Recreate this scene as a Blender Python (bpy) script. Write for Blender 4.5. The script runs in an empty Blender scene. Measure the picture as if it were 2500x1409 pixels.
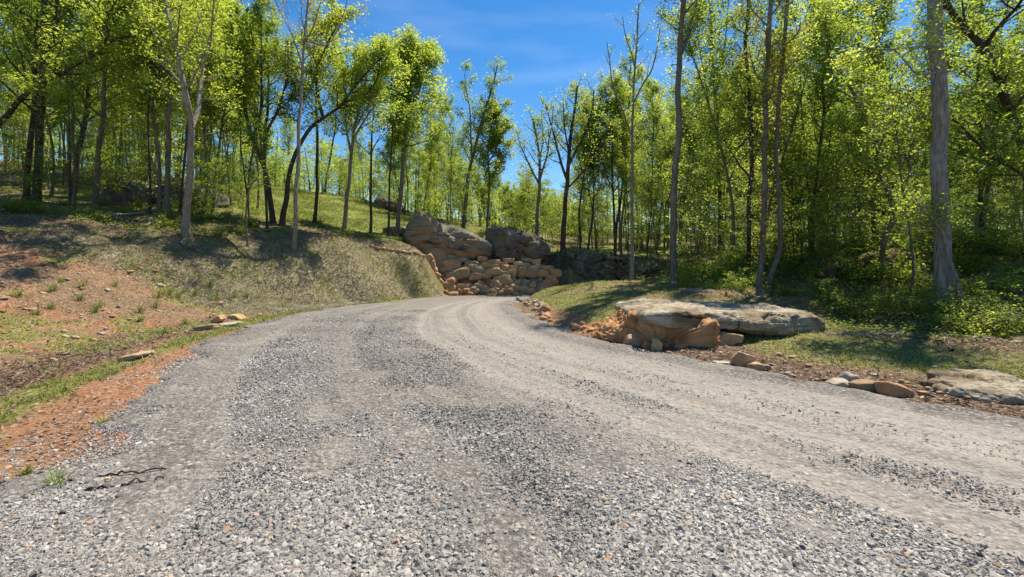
import bpy, bmesh, math
import numpy as np
from mathutils import Vector
R = math.radians
scn = bpy.context.scene
COL = scn.collection

# ------------------------------------------------------------------ camera, sky, sun, exposure
CAMZ, FPX, HZ = 1.5, 1200.0, 640.0          # metres, focal length and horizon row (2500 px wide photograph)
cd = bpy.data.cameras.new('camera'); cam = bpy.data.objects.new('camera', cd); COL.objects.link(cam)
cd.sensor_fit = 'HORIZONTAL'; cd.sensor_width = 36.0; cd.lens = 36.0 * FPX / 2500.0
cd.shift_y = -(704.5 - HZ) / 2500.0
cd.clip_start = 0.05; cd.clip_end = 3000
cam.location = (0, 0, CAMZ); cam.rotation_euler = (R(90), 0, 0)
scn.camera = cam

SUN_AZ, SUN_EL = 44.0, 64.0                 # azimuth from +Y towards +X
wd = bpy.data.worlds.new('World'); scn.world = wd; wd.use_nodes = True
nt = wd.node_tree; nt.nodes.clear()
def wn(t, **k):
    n = nt.nodes.new(t)
    for a, b in k.items(): setattr(n, a, b)
    return n
sky = wn('ShaderNodeTexSky', sky_type='NISHITA', sun_disc=False)
sky.sun_elevation = R(SUN_EL); sky.sun_rotation = R(SUN_AZ)
sky.air_density = 1.0; sky.dust_density = 0.25; sky.ozone_density = 2.6; sky.altitude = 400
hsv = wn('ShaderNodeHueSaturation'); hsv.inputs['Saturation'].default_value = 1.36; hsv.inputs['Value'].default_value = 1.0
geo = wn('ShaderNodeTexCoord')
mp = wn('ShaderNodeMapping'); mp.inputs['Scale'].default_value = (1.3, 1.0, 6.5); mp.inputs['Rotation'].default_value = (0, R(6), 0)
cn = wn('ShaderNodeTexNoise'); cn.inputs['Scale'].default_value = 1.7; cn.inputs['Detail'].default_value = 5; cn.inputs['Roughness'].default_value = 0.48
cr = wn('ShaderNodeValToRGB'); cr.color_ramp.elements[0].position = 0.56; cr.color_ramp.elements[1].position = 0.86
cr.color_ramp.elements[1].color = (0.18, 0.18, 0.18, 1)
mx = wn('ShaderNodeMix', data_type='RGBA'); mx.inputs['B'].default_value = (7.0, 7.4, 8.0, 1)
bg = wn('ShaderNodeBackground'); bg.inputs['Strength'].default_value = 0.08
wo = wn('ShaderNodeOutputWorld')
L = nt.links.new
L(sky.outputs[0], hsv.inputs['Color']); L(geo.outputs['Generated'], mp.inputs[0]); L(mp.outputs[0], cn.inputs['Vector'])
L(cn.outputs['Fac'], cr.inputs[0]); L(cr.outputs[0], mx.inputs['Factor']); L(hsv.outputs[0], mx.inputs['A'])
L(mx.outputs['Result'], bg.inputs[0]); L(bg.outputs[0], wo.inputs[0])

sl = bpy.data.lights.new('sun', 'SUN'); sl.energy = 4.0; sl.angle = R(0.55); sl.color = (1.0, 0.93, 0.80)
so = bpy.data.objects.new('sun', sl); COL.objects.link(so); so.location = (0, 0, 60)
sv = Vector((math.sin(R(SUN_AZ)) * math.cos(R(SUN_EL)), math.cos(R(SUN_AZ)) * math.cos(R(SUN_EL)), math.sin(R(SUN_EL))))
so.rotation_euler = sv.to_track_quat('Z', 'Y').to_euler()
vs = scn.view_settings
vs.view_transform = 'Standard'; vs.look = 'None'; vs.gamma = 1; vs.use_curve_mapping = False; vs.exposure = 1.06
cy = scn.cycles
cy.max_bounces = 9; cy.diffuse_bounces = 8; cy.glossy_bounces = 2; cy.transmission_bounces = 8; cy.transparent_max_bounces = 4
cy.caustics_reflective = False; cy.caustics_refractive = False

# ------------------------------------------------------------------ numpy helpers
rng = np.random.default_rng(7)
def W(px, py, Y):
    """point at distance Y that the photograph shows at pixel (px, py)"""
    return np.array([(px - 1250.0) / FPX * Y, Y, CAMZ - (py - HZ) / FPX * Y])
def _h(i, j, k, s):
    n = (i * 374761393 + j * 668265263 + k * 2147483647 + s * 974634541) & 0xffffffff
    n = ((n ^ (n >> 13)) * 1274126177) & 0xffffffff
    return ((n ^ (n >> 16)) & 0xffff) / 65535.0 * 2 - 1
def vnoise(p, s=0):
    p = np.asarray(p, float); f = np.floor(p); i = f.astype(np.int64); t = p - f; t = t * t * (3 - 2 * t)
    r = 0
    for a in (0, 1):
        wa = t[:, 0] if a else 1 - t[:, 0]
        for b in (0, 1):
            wb = t[:, 1] if b else 1 - t[:, 1]
            for c in (0, 1):
                wc = t[:, 2] if c else 1 - t[:, 2]
                r = r + wa * wb * wc * _h(i[:, 0] + a, i[:, 1] + b, i[:, 2] + c, s)
    return r
def fbm(p, oct=4, s=0, gain=0.5):
    r, a, q = 0, 1.0, np.asarray(p, float)
    for o in range(oct):
        r = r + a * vnoise(q, s + o * 17); q = q * 2.03 + 5.1; a *= gain
    return r
def sstep(a, b, x):
    t = np.clip((x - a) / (b - a), 0, 1); return t * t * (3 - 2 * t)
def nrm(v): return v / np.maximum(np.linalg.norm(v, axis=-1, keepdims=True), 1e-9)

def mesh_np(name, V, F, mat, parent=None, smooth=False, attrs=None, uv=None, link=True):
    """V (n,3), F list of (m,k) int arrays"""
    me = bpy.data.meshes.new(name)
    if not isinstance(F, list): F = [F]
    F = [np.asarray(f, np.int32) for f in F if len(f)]
    lt = np.concatenate([np.full(len(f), f.shape[1], np.int32) for f in F])
    lv = np.concatenate([f.ravel() for f in F])
    ls = np.concatenate([[0], np.cumsum(lt)[:-1]]).astype(np.int32)
    me.vertices.add(len(V)); me.vertices.foreach_set('co', np.asarray(V, np.float32).ravel())
    me.loops.add(len(lv)); me.loops.foreach_set('vertex_index', lv)
    me.polygons.add(len(lt)); me.polygons.foreach_set('loop_start', ls); me.polygons.foreach_set('loop_total', lt)
    if smooth: me.polygons.foreach_set('use_smooth', np.ones(len(lt), bool))
    me.update(calc_edges=True)
    for k, (typ, arr) in (attrs or {}).items():
        a = me.attributes.new(k, typ, 'POINT')
        a.data.foreach_set('color' if typ == 'FLOAT_COLOR' else 'vector' if typ == 'FLOAT_VECTOR' else 'value', np.asarray(arr, np.float32).ravel())
    if uv is not None:
        u = me.uv_layers.new(name='UVMap'); u.data.foreach_set('uv', np.asarray(uv, np.float32)[lv].ravel())
    me.materials.append(mat)
    if not link: return me
    return obj(name, me, parent)
def obj(name, data, parent=None):
    o = bpy.data.objects.new(name, data); COL.objects.link(o)
    if parent is not None: o.parent = parent
    return o
def tag(o, label=None, cat=None, group=None, kind=None):
    if label: o['label'] = label
    if cat: o['category'] = cat
    if group: o['group'] = group
    if kind: o['kind'] = kind
    return o
def empty(name, loc, rz=0):
    o = obj(name, None); o.location = loc; o.rotation_euler = (0, 0, rz); o.empty_display_size = 0.2
    return o
def catmull(P, n):
    P = np.asarray(P, float); Q = np.vstack([2 * P[0] - P[1], P, 2 * P[-1] - P[-2]]); out = []
    for i in range(len(P) - 1):
        a, b, c, d = Q[i:i + 4]
        for t in np.arange(n) / n:
            out.append(0.5 * (2 * b + (c - a) * t + (2 * a - 5 * b + 4 * c - d) * t * t + (3 * b - a - 3 * c + d) * t ** 3))
    out.append(P[-1]); return np.array(out)

# ------------------------------------------------------------------ materials
def mat_new(name):
    m = bpy.data.materials.new(name); m.use_nodes = True
    t = m.node_tree; t.nodes.clear()
    return m, t
class NT:
    def __init__(s, name): s.m, s.t = mat_new(name)
    def n(s, typ, ins=None, **k):
        x = s.t.nodes.new(typ)
        for a, b in k.items(): setattr(x, a, b)
        for a, b in (ins or {}).items():
            if isinstance(b, bpy.types.NodeSocket): s.t.links.new(b, x.inputs[a])
            else: x.inputs[a].default_value = b
        return x
    def noise(s, scale, detail=4, rough=0.55, vec=None, dist=0.0):
        i = {'Scale': scale, 'Detail': detail, 'Roughness': rough, 'Distortion': dist}
        if vec is not None: i['Vector'] = vec
        return s.n('ShaderNodeTexNoise', i).outputs['Fac']
    def ramp(s, fac, stops):
        x = s.n('ShaderNodeValToRGB', {'Fac': fac}); e = x.color_ramp.elements
        while len(e) < len(stops): e.new(0.5)
        for q, (p, c) in zip(e, stops):
            q.position = p; q.color = (c, c, c, 1) if isinstance(c, (int, float)) else (*c, 1)
        return x.outputs['Color']
    def mix(s, f, a, b, bt='MIX'):
        c = lambda v: (*v, 1) if isinstance(v, tuple) and len(v) == 3 else v
        x = s.n('ShaderNodeMix', {'Factor': f}, data_type='RGBA', blend_type=bt)
        for sock, v in (('A', c(a)), ('B', c(b))):
            q = [i for i in x.inputs if i.name == sock and i.type == 'RGBA'][0]
            if isinstance(v, bpy.types.NodeSocket): s.t.links.new(v, q)
            else: q.default_value = v
        return [o for o in x.outputs if o.type == 'RGBA'][0]
    def math(s, op, a, b=0.0, c=None, clamp=False):
        i = {0: a, 1: b}
        if c is not None: i[2] = c
        return s.n('ShaderNodeMath', i, operation=op, use_clamp=clamp).outputs[0]
    def attr(s, name, typ='GEOMETRY'): return s.n('ShaderNodeAttribute', attribute_name=name, attribute_type=typ)
    def bump(s, h, strength=0.5, dist=0.02, nrm_=None):
        i = {'Height': h, 'Strength': strength, 'Distance': dist}
        if nrm_ is not None: i['Normal'] = nrm_
        return s.n('ShaderNodeBump', i).outputs[0]
    def pos(s): return s.n('ShaderNodeTexCoord').outputs['Object']
    def out(s, surf): s.n('ShaderNodeOutputMaterial', {'Surface': surf}); return s.m
    def pbr(s, col, rough=0.9, normal=None, spec=0.25):
        i = {'Base Color': col if isinstance(col, bpy.types.NodeSocket) else (*col, 1), 'Roughness': rough, 'Specular IOR Level': spec}
        if normal is not None: i['Normal'] = normal
        return s.out(s.n('ShaderNodeBsdfPrincipled', i).outputs[0])

def leaf_mat(name, stops, trans=0.58, tcol=(2.75, 2.4, 1.35)):
    g = NT(name)
    v = g.attr('v').outputs['Fac']
    oi = g.n('ShaderNodeObjectInfo').outputs['Random']
    f = g.math('ADD', v, g.math('MULTIPLY_ADD', oi, 0.5, -0.25), clamp=True)
    c = g.ramp(f, stops)
    d = g.n('ShaderNodeBsdfPrincipled', {'Base Color': c, 'Roughness': 0.5, 'Specular IOR Level': 0.3}).outputs[0]
    t = g.n('ShaderNodeBsdfTranslucent', {'Color': g.mix(1.0, c, tcol, 'MULTIPLY')}).outputs[0]
    return g.out(g.n('ShaderNodeMixShader', {0: trans, 1: d, 2: t}).outputs[0])
LEAF = {
    'bright': leaf_mat('spring leaf', [(0.0, (0.075, 0.125, 0.015)), (0.5, (0.165, 0.235, 0.040)), (1.0, (0.285, 0.335, 0.075))]),
    'mid': leaf_mat('green leaf', [(0.0, (0.05, 0.095, 0.017)), (0.5, (0.12, 0.185, 0.028)), (1.0, (0.23, 0.285, 0.045))]),
    'deep': leaf_mat('deep green leaf', [(0.0, (0.02, 0.055, 0.012)), (0.5, (0.05, 0.11, 0.018)), (1.0, (0.11, 0.18, 0.025))]),
    'gold': leaf_mat('golden leaf', [(0.0, (0.08, 0.11, 0.014)), (0.5, (0.18, 0.19, 0.022)), (1.0, (0.30, 0.24, 0.04))], 0.5, (1.9, 1.8, 0.8)),
    'rust': leaf_mat('reddish leaf', [(0.0, (0.11, 0.09, 0.02)), (0.5, (0.22, 0.16, 0.03)), (1.0, (0.30, 0.22, 0.06))], 0.45, (1.7, 1.5, 0.9)),
}
def bark_mat(name, a, b, lichen=0.25):
    g = NT(name); p = g.pos()
    st = g.n('ShaderNodeMapping', {'Vector': p, 'Scale': (9, 9, 1.6)}).outputs[0]
    n1 = g.noise(2.2, 6, 0.65, st); n2 = g.noise(1.1, 3, 0.5, p)
    c = g.mix(g.ramp(n1, [(0.32, 0.0), (0.68, 1.0)]), a, b)
    c = g.mix(g.math('MULTIPLY', g.ramp(n2, [(0.52, 0.0), (0.66, 1.0)]), lichen), c, (0.36, 0.37, 0.31))
    return g.pbr(c, 0.95, g.bump(n1, 0.9, 0.05), 0.1)
BARK = {
    'grey': bark_mat('grey bark', (0.075, 0.062, 0.048), (0.25, 0.215, 0.17)),
    'pale': bark_mat('pale bark', (0.12, 0.10, 0.078), (0.36, 0.32, 0.26), 0.4),
    'dark': bark_mat('dark bark', (0.028, 0.022, 0.017), (0.105, 0.083, 0.062), 0.12),
}
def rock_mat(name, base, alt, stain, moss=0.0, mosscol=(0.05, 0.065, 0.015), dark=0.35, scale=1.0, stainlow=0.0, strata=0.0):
    """moss lies on upward faces; stain: clay-coloured weathering"""
    g = NT(name); p = g.pos()
    oi = g.n('ShaderNodeObjectInfo').outputs['Random']
    pv = g.n('ShaderNodeVectorMath', {0: p, 1: g.n('ShaderNodeCombineXYZ', {0: g.math('MULTIPLY', oi, 40.0)}).outputs[0]}, operation='ADD').outputs[0]
    n1 = g.noise(1.3 * scale, 6, 0.6, pv); n2 = g.noise(6 * scale, 6, 0.7, pv); n3 = g.noise(0.8 * scale, 3, 0.5, pv, 0.6)
    c = g.mix(g.ramp(n1, [(0.35, 0.0), (0.65, 1.0)]), base, alt)
    c = g.mix(g.ramp(n3, [(0.48, 0.0), (0.62, 0.85)]), c, stain)
    if stainlow:
        z = g.n('ShaderNodeSeparateXYZ', {0: p}).outputs[2]
        f = g.math('ADD', g.math('MULTIPLY', z, -1.6 / stainlow), g.math('MULTIPLY_ADD', n1, 2.4, 0.1))
        c = g.mix(g.ramp(f, [(0.35, 0.0), (0.85, 0.9)]), c, stain)
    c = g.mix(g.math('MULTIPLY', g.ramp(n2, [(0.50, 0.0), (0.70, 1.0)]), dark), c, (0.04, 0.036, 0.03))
    c = g.mix(g.math('MULTIPLY', g.ramp(g.noise(14 * scale, 3, 0.6, pv), [(0.55, 0.0), (0.7, 1.0)]), 0.3), c, (0.42, 0.41, 0.36))
    h = g.math('ADD', n2, g.math('MULTIPLY', g.noise(28 * scale, 4, 0.7, pv), 0.35))
    if strata:
        sm = g.n('ShaderNodeMapping', {'Vector': p, 'Scale': (0.7, 0.7, 9.0), 'Rotation': (0.05, 0.12, 0)}).outputs[0]
        sn = g.ramp(g.noise(1.6, 5, 0.6, sm, 0.4), [(0.40, 0.0), (0.47, 1.0)])
        h = g.math('ADD', h, g.math('MULTIPLY', sn, strata))
        c = g.mix(g.math('MULTIPLY', g.math('SUBTRACT', 1.0, sn), 0.45), c, (0.06, 0.05, 0.035))
    if moss:
        gn = g.n('ShaderNodeNewGeometry').outputs['Normal']
        nz = g.n('ShaderNodeSeparateXYZ', {0: gn}).outputs[2]
        f = g.math('ADD', g.math('MULTIPLY', nz, 0.75), g.math('MULTIPLY_ADD', n2, 1.2, -0.75))
        c = g.mix(g.math('MULTIPLY', g.ramp(f, [(0.30, 0.0), (0.55, 1.0)]), moss), c, mosscol)
    return g.pbr(c, 0.92, g.bump(h, 0.8, 0.06 / scale), 0.2)
ROCK = {
    'grey': rock_mat('weathered grey sandstone', (0.19, 0.16, 0.125), (0.31, 0.27, 0.215), (0.36, 0.21, 0.10), moss=0.75, stainlow=1.5, scale=0.9, strata=0.18),
    'blue': rock_mat('bluish grey sandstone', (0.12, 0.107, 0.092), (0.235, 0.215, 0.185), (0.20, 0.14, 0.085), moss=0.75, stainlow=0.6, scale=0.9, strata=0.18),
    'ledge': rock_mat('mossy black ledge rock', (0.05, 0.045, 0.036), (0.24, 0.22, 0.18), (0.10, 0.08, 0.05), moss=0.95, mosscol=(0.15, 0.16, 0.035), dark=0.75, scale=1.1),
    'slab': rock_mat('pale sandstone slab', (0.31, 0.25, 0.165), (0.46, 0.39, 0.28), (0.20, 0.135, 0.07), moss=0.0, dark=0.6, scale=1.8, strata=0.22, stainlow=0.42),
    'tan': rock_mat('tan fieldstone', (0.38, 0.235, 0.11), (0.52, 0.365, 0.20), (0.46, 0.24, 0.10), dark=0.25, scale=2.2),
    'orange': rock_mat('clay stained stone', (0.38, 0.20, 0.10), (0.52, 0.34, 0.20), (0.42, 0.19, 0.08), dark=0.2, scale=2.4),
    'pale': rock_mat('pale stone', (0.33, 0.28, 0.20), (0.44, 0.39, 0.30), (0.38, 0.27, 0.16), dark=0.25, scale=2.5),
    'stone': rock_mat('grey brown stone', (0.23, 0.175, 0.11), (0.36, 0.29, 0.20), (0.33, 0.20, 0.10), dark=0.3, scale=2.5),
    'clay': rock_mat('raw orange clay', (0.40, 0.19, 0.07), (0.52, 0.29, 0.13), (0.30, 0.13, 0.045), dark=0.28, scale=2.6),
}

# ------------------------------------------------------------------ road plan and terrain
ST = [((-4.2, -6), (16, -6)), ((-3.8, 0), (11.5, -1)), ((-3.35, 2.5), (7.2, 2.6)), ((-3.22, 3.75), (4.96, 4.76)), ((-3.94, 5.14), (3.93, 5.95)),
      ((-4.67, 6.67), (3.05, 7.3)), ((-5.49, 8.78), (2.1, 8.8)), ((-5.95, 10.9), (1.2, 10.7)), ((-6.36, 14.4), (0.5, 14.2)),
      ((-6.05, 17.5), (0.15, 17.8)), ((-5.3, 20.8), (0.2, 20.8)), ((-3.9, 24.9), (0.7, 22.8)), ((-1, 27.0), (2.0, 23.9)),
      ((3, 27.9), (4.5, 24.4)), ((10, 28), (10, 24.3)), ((20, 26), (19, 22.4)), ((34, 20), (32, 17))]
EL = catmull([s[0] for s in ST], 14); ER = catmull([s[1] for s in ST], 14)
POLY = np.vstack([EL, ER[::-1]])
def polyd(x, y):
    """signed distance to the road outline (negative on the road); side -1 left / outer, +1 right / inner"""
    p = np.stack([x, y], 1)
    def dl(E):
        a, b = E[:-1], E[1:]; ab = b - a; out = np.full(len(p), 1e9)
        for i in range(len(a)):
            t = np.clip(((p - a[i]) @ ab[i]) / (ab[i] @ ab[i]), 0, 1)
            q = a[i] + t[:, None] * ab[i]
            out = np.minimum(out, np.hypot(p[:, 0] - q[:, 0], p[:, 1] - q[:, 1]))
        return out
    d1, d2 = dl(EL), dl(ER)
    ins = np.zeros(len(p), bool); n = len(POLY); j = n - 1
    for i in range(n):
        xi, yi = POLY[i]; xj, yj = POLY[j]
        c = ((yi > y) != (yj > y)) & (x < (xj - xi) * (y - yi) / (yj - yi + 1e-12) + xi)
        ins ^= c; j = i
    d = np.minimum(d1, d2)
    return np.where(ins, -d, d), np.where(d1 < d2, -1, 1)
def zroad(x, y):
    z = np.interp(y, [-20, 13, 28, 45], [0, 0, -0.36, -0.4])
    return z
def zroad_fine(x, y):
    p = np.stack([x, y, 0 * x], 1)
    return zroad(x, y) + 0.018 * fbm(p * np.array([0.9, 0.5, 1]), 3, 3) + 0.007 * vnoise(p * 4.0, 9)
CP = [  # pixel x, pixel y, distance : what the photograph shows of the ground
    (0, 1030, 4.6), (200, 940, 5.9), (400, 862, 8.0), (0, 930, 6.5), (150, 905, 7.2), (300, 868, 8.4), (480, 812, 11.0), (640, 775, 14.2),
    (0, 800, 9.2), (0, 700, 11.7), (0, 620, 13.4), (0, 560, 15.0), (0, 500, 21), (-400, 480, 22), (-500, 620, 12), (-500, 760, 9),
    (250, 800, 10.6), (250, 700, 13.2), (250, 620, 15.2), (250, 565, 17), (250, 490, 26),
    (455, 730, 14.8), (455, 660, 16.5), (455, 600, 17.8), (455, 560, 19), (455, 495, 28),
    (700, 738, 18.0), (700, 655, 19.4), (700, 596, 20.8), (700, 574, 22), (700, 530, 29), (720, 466, 46),
    (850, 736, 20.5), (850, 660, 21.3), (850, 612, 22.4), (850, 590, 24), (850, 562, 30), (850, 478, 47),
    (1000, 724, 24.9), (1000, 650, 25.3), (1000, 622, 26.0), (985, 590, 29), (960, 515, 45), (1060, 722, 26.2), (1040, 650, 26.4), (1035, 622, 27.2),
    (1078, 716, 27.2), (1088, 682, 28.3), (1075, 650, 28.8), (1066, 624, 29.3),
    (1150, 718, 28.0), (1130, 660, 29.0), (1130, 622, 29.8), (1280, 716, 28.6), (1260, 660, 29.4), (1260, 630, 30.2), (1380, 712, 29.2), (1390, 655, 30.2),
    (1100, 560, 34), (1250, 575, 35), (1340, 610, 34), (1450, 624, 34), (1600, 634, 34), (1600, 690, 29.5), (1450, 695, 29.6),
    (1340, 702, 21.5), (1450, 688, 19.5), (1600, 693, 18), (1500, 692, 21.5), (1700, 705, 15), (1400, 722, 16.5), (1450, 752, 12.9), (1520, 742, 12.6), (1560, 764, 10.6), (1380, 760, 13.0),
    (1750, 722, 12.8), (1900, 722, 13.0), (2000, 735, 12.5), (2010, 795, 10.6), (1800, 800, 9.3), (1800, 838, 8.5), (1650, 780, 9.3),
    (2500, 905, 6.7), (2200, 845, 8.2), (2300, 790, 10.0), (2300, 745, 10.9), (2480, 765, 10.0), (2480, 860, 7.6), (2080, 735, 13.2), (2700, 850, 7.0),
    (2100, 668, 14.6), (2300, 668, 13.8), (2500, 668, 13.0), (2100, 622, 16.5), (2300, 612, 15.5), (2500, 614, 14.5), (2800, 620, 13),
    (2000, 640, 22), (1800, 650, 20), (1700, 690, 17.5), (2400, 600, 30), (1900, 622, 34), (1500, 615, 45), (1300, 590, 48), (1700, 610, 48), (2200, 600, 45)]
CPW = [W(*c) for c in CP] + [np.array(v, float) for v in [
    (-100, 60, 16), (-120, -60, 6), (110, 0, 4), (100, 100, 7), (0, 150, 12), (-50, 110, 16), (-30, 70, 10.5), (0, 75, 6.5), (30, 70, 4.5), (-22, 44, 8.5),
    (0, 400, 18), (-400, 300, 25), (400, 300, 15), (400, -300, 5), (-400, -300, 5), (-12, -6, 0.3), (18, -12, 0), (0, -30, 0), (-12, 3, 0.7), (12, 2.0, -0.02), (20, 5, 0.5),
    (-40, 30, 8.5), (-30, 10, 4), (40, 10, 1.6), (20, 34, 1.8), (12, 30, 0.6)]]
for k in range(0, len(EL), 9):
    for E in (EL, ER):
        CPW.append(np.array([E[k][0], E[k][1], zroad(E[k][0], E[k][1])]))
CPW = np.array(CPW)
def _rbf():
    P = CPW[:, :2]; n = len(P)
    A = np.hypot(P[:, None, 0] - P[None, :, 0], P[:, None, 1] - P[None, :, 1])
    A = -A + 0.0 ; A[np.arange(n), np.arange(n)] -= 0.12
    M = np.zeros((n + 3, n + 3)); M[:n, :n] = A; M[:n, n] = 1; M[:n, n + 1:] = P; M[n, :n] = 1; M[n + 1:, :n] = P.T
    return np.linalg.solve(M, np.concatenate([CPW[:, 2], [0, 0, 0]]))
RB = _rbf()
def rbf(x, y):
    out = np.zeros(len(x)); P = CPW[:, :2]
    for s in range(0, len(x), 40000):
        a, b = x[s:s + 40000], y[s:s + 40000]
        out[s:s + 40000] = -np.sqrt((a[:, None] - P[:, 0]) ** 2 + (b[:, None] - P[:, 1]) ** 2 + 0.04) @ RB[:len(P)] + RB[len(P)] + RB[len(P) + 1] * a + RB[len(P) + 2] * b
    return out
def zg(x, y, d=None):
    x = np.atleast_1d(np.asarray(x, float)); y = np.atleast_1d(np.asarray(y, float))
    if d is None: d, _ = polyd(x, y)
    p = np.stack([x, y, 0 * x], 1)
    amp = 0.5 + 1.6 * sstep(1, 8, d)
    z = rbf(x, y) + amp * (0.05 * fbm(p * 0.9, 3, 21) + 0.030 * fbm(p * 4.0, 4, 31, 0.6))
    w = sstep(-0.05, 0.75, d)
    zr = zroad(x, y)
    return np.where(d < -0.3, zr - 0.07, (1 - w) * (zr - 0.03) + w * z)
def zg1(x, y): return float(zg([x], [y])[0])

def masks(x, y, d=None, side=None, z=None):
    if d is None: d, side = polyd(x, y)
    if z is None: z = zg(x, y, d)
    p = np.stack([x, y, 0 * x], 1)
    n1 = fbm(p * 0.55, 3, 41); n2 = fbm(p * 1.7, 3, 51); n3 = fbm(p * 0.25, 2, 61)
    Lf = side < 0
    dc = np.interp(y, [2, 4.6, 8, 14, 20, 26], [1.7, 1.15, 0.75, 0.40, 0.25, 0.15]); hw = np.interp(y, [3, 8, 14, 26], [0.30, 0.25, 0.32, 0.28])
    verge = np.exp(-((d - dc + 0.12 * n2) / hw) ** 2) * (y < 26)
    forest_l = sstep(2.15, 2.75, z + 0.25 * n1) * (x < 0)
    mat_l = sstep(13.5, 16.5, y + 0.9 * n1) * sstep(-1.5, -2.5, x) * (1 - forest_l) * (d > dc * 0.5) * (y < 27)
    ditch = np.exp(-((d - dc - 1.0) / 0.55) ** 2) * sstep(14.5, 10.5, y)
    cl_l = (1 - forest_l) * (1 - 0.75 * mat_l)
    gp = sstep(-0.15, 0.35, n1 + 0.8 * n2 + 0.1)
    meadow = sstep(24, 29, y) * sstep(-30, -22, x) * sstep(-2, -7, x) * (z > 2.6)
    grass_l = np.clip(verge * 1.1 + 0.75 * gp * cl_l * (d > dc + 0.8) * (1 - 0.5 * mat_l) + 0.6 * mat_l * sstep(-0.1, .4, n2) + 0.55 * forest_l * sstep(-0.2, 0.4, n1), 0, 1)
    clay_l = np.clip(cl_l * (1 - 0.6 * mat_l) * (0.72 + 0.6 * n1 + 0.25 * n2) * (d > dc) + sstep(dc + 0.1, dc - 0.35, d) * (y < 9) * 0.9, 0, 1)
    lit_l = np.clip(ditch * 1.2 + 0.6 * forest_l * sstep(0.3, -0.3, n1), 0, 1)
    # right side
    mound = sstep(8.3, 9.3, y) * sstep(24.5, 22, y) * sstep(9, 7, x)
    forest_r = np.maximum(sstep(3.0, 4.2, d + 0.5 * n1) * sstep(12, 10, y), sstep(13.5, 16, y) * sstep(4.5, 6.5, x)); forest_r = np.maximum(forest_r, sstep(28.5, 29.5, y))
    clay_r = np.clip(mound * sstep(1.25, 0.45, d + 0.25 * n2) * sstep(17, 12, y) + 0.25 * mound * sstep(.0, .5, n2), 0, 1)
    grass_r = np.clip(mound * (0.72 + 0.4 * n1) * sstep(0.35, 1.0, d) + (1 - mound) * (y < 11) * sstep(0.9, 1.7, d + 0.3 * n2) * (0.85 + 0.3 * n1) * (1 - 0.6 * forest_r), 0, 1)
    lit_r = np.clip((1 - mound) * sstep(2.0, 0.3, d) * 0.9 + 0.8 * forest_r, 0, 1)
    g = np.where(Lf, grass_l, grass_r); c = np.where(Lf, clay_l, clay_r); l = np.where(Lf, lit_l, lit_r)
    f = np.where(Lf, forest_l, forest_r); f = np.maximum(f, (y > 29) * 1.0) * (1 - meadow)
    m = np.where(Lf, mat_l, 0)
    rust = sstep(13, 14, y) * sstep(18, 16, y) * sstep(9, 10.5, x) * sstep(1.1, 1.5, z)
    return dict(grass=g * (1 - meadow), clay=c, litter=l * (1 - meadow), forest=f, mat=m * (1 - meadow), meadow=meadow, rust=rust, d=d, side=side, z=z, verge=verge * Lf)

def axis(lo, hi, fine_lo, fine_hi, step):
    a = list(np.arange(fine_lo, fine_hi, step)); s = step; v = a[-1]
    while v < hi: s *= 1.16; v += s; a.append(v)
    s = step; v = a[0]
    while v > lo: s *= 1.16; v -= s; a.insert(0, v)
    return np.array(a)
gx = axis(-600, 600, -15, 12, 0.125); gy = axis(-300, 900, 2.5, 30, 0.125)
GX, GY = np.meshgrid(gx, gy); x, y = GX.ravel(), GY.ravel()
d, side = polyd(x, y); z = zg(x, y, d); M = masks(x, y, d, side, z)
idx = np.arange(len(x)).reshape(GX.shape)
F = np.stack([idx[:-1, :-1].ravel(), idx[:-1, 1:].ravel(), idx[1:, 1:].ravel(), idx[1:, :-1].ravel()], 1)
one = np.ones(len(x))
# from here on heights and road distances are read off the ground mesh itself
GD, GS, GZ = d.reshape(GX.shape), side.reshape(GX.shape), z.reshape(GX.shape)
def bil(G, x, y):
    i = np.clip(np.searchsorted(gx, x) - 1, 0, len(gx) - 2); j = np.clip(np.searchsorted(gy, y) - 1, 0, len(gy) - 2)
    a = np.clip((x - gx[i]) / (gx[i + 1] - gx[i]), 0, 1); b = np.clip((y - gy[j]) / (gy[j + 1] - gy[j]), 0, 1)
    return (G[j, i] * (1 - a) + G[j, i + 1] * a) * (1 - b) + (G[j + 1, i] * (1 - a) + G[j + 1, i + 1] * a) * b
def polyd(x, y):
    x = np.asarray(x, float); y = np.asarray(y, float)
    return bil(GD, x, y), np.where(bil(GS, x, y) < 0, -1, 1)
def zg(x, y, d=None): return bil(GZ, np.atleast_1d(np.asarray(x, float)), np.atleast_1d(np.asarray(y, float)))

g = NT('ground soil, grass and litter')
P_ = g.pos()
mA = g.attr('mask_a'); mB = g.attr('mask_b')
sa = g.n('ShaderNodeSeparateColor', {0: mA.outputs['Color']}).outputs; sb = g.n('ShaderNodeSeparateColor', {0: mB.outputs['Color']}).outputs
nf = g.noise(9, 6, 0.65, P_); nm = g.noise(2.2, 5, 0.6, P_); nx = g.noise(34, 5, 0.7, P_); nl = g.noise(0.5, 4, 0.55, P_)
vor = g.n('ShaderNodeTexVoronoi', {'Vector': P_, 'Scale': 26.0, 'Randomness': 1.0}); vcol = g.n('ShaderNodeSeparateColor', {0: vor.outputs['Color']}).outputs
def brk(m, n, soft=0.25):   # a mask broken up by noise
    return g.ramp(g.math('ADD', m, g.math('MULTIPLY_ADD', n, 1.5, -0.75)), [(0.5 - soft, 0.0), (0.5 + soft, 1.0)])
soil = g.mix(nm, (0.15, 0.09, 0.05), (0.28, 0.185, 0.105))
clay = g.mix(g.ramp(nf, [(0.3, 0.0), (0.7, 1.0)]), (0.27, 0.095, 0.04), (0.43, 0.205, 0.10))
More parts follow.
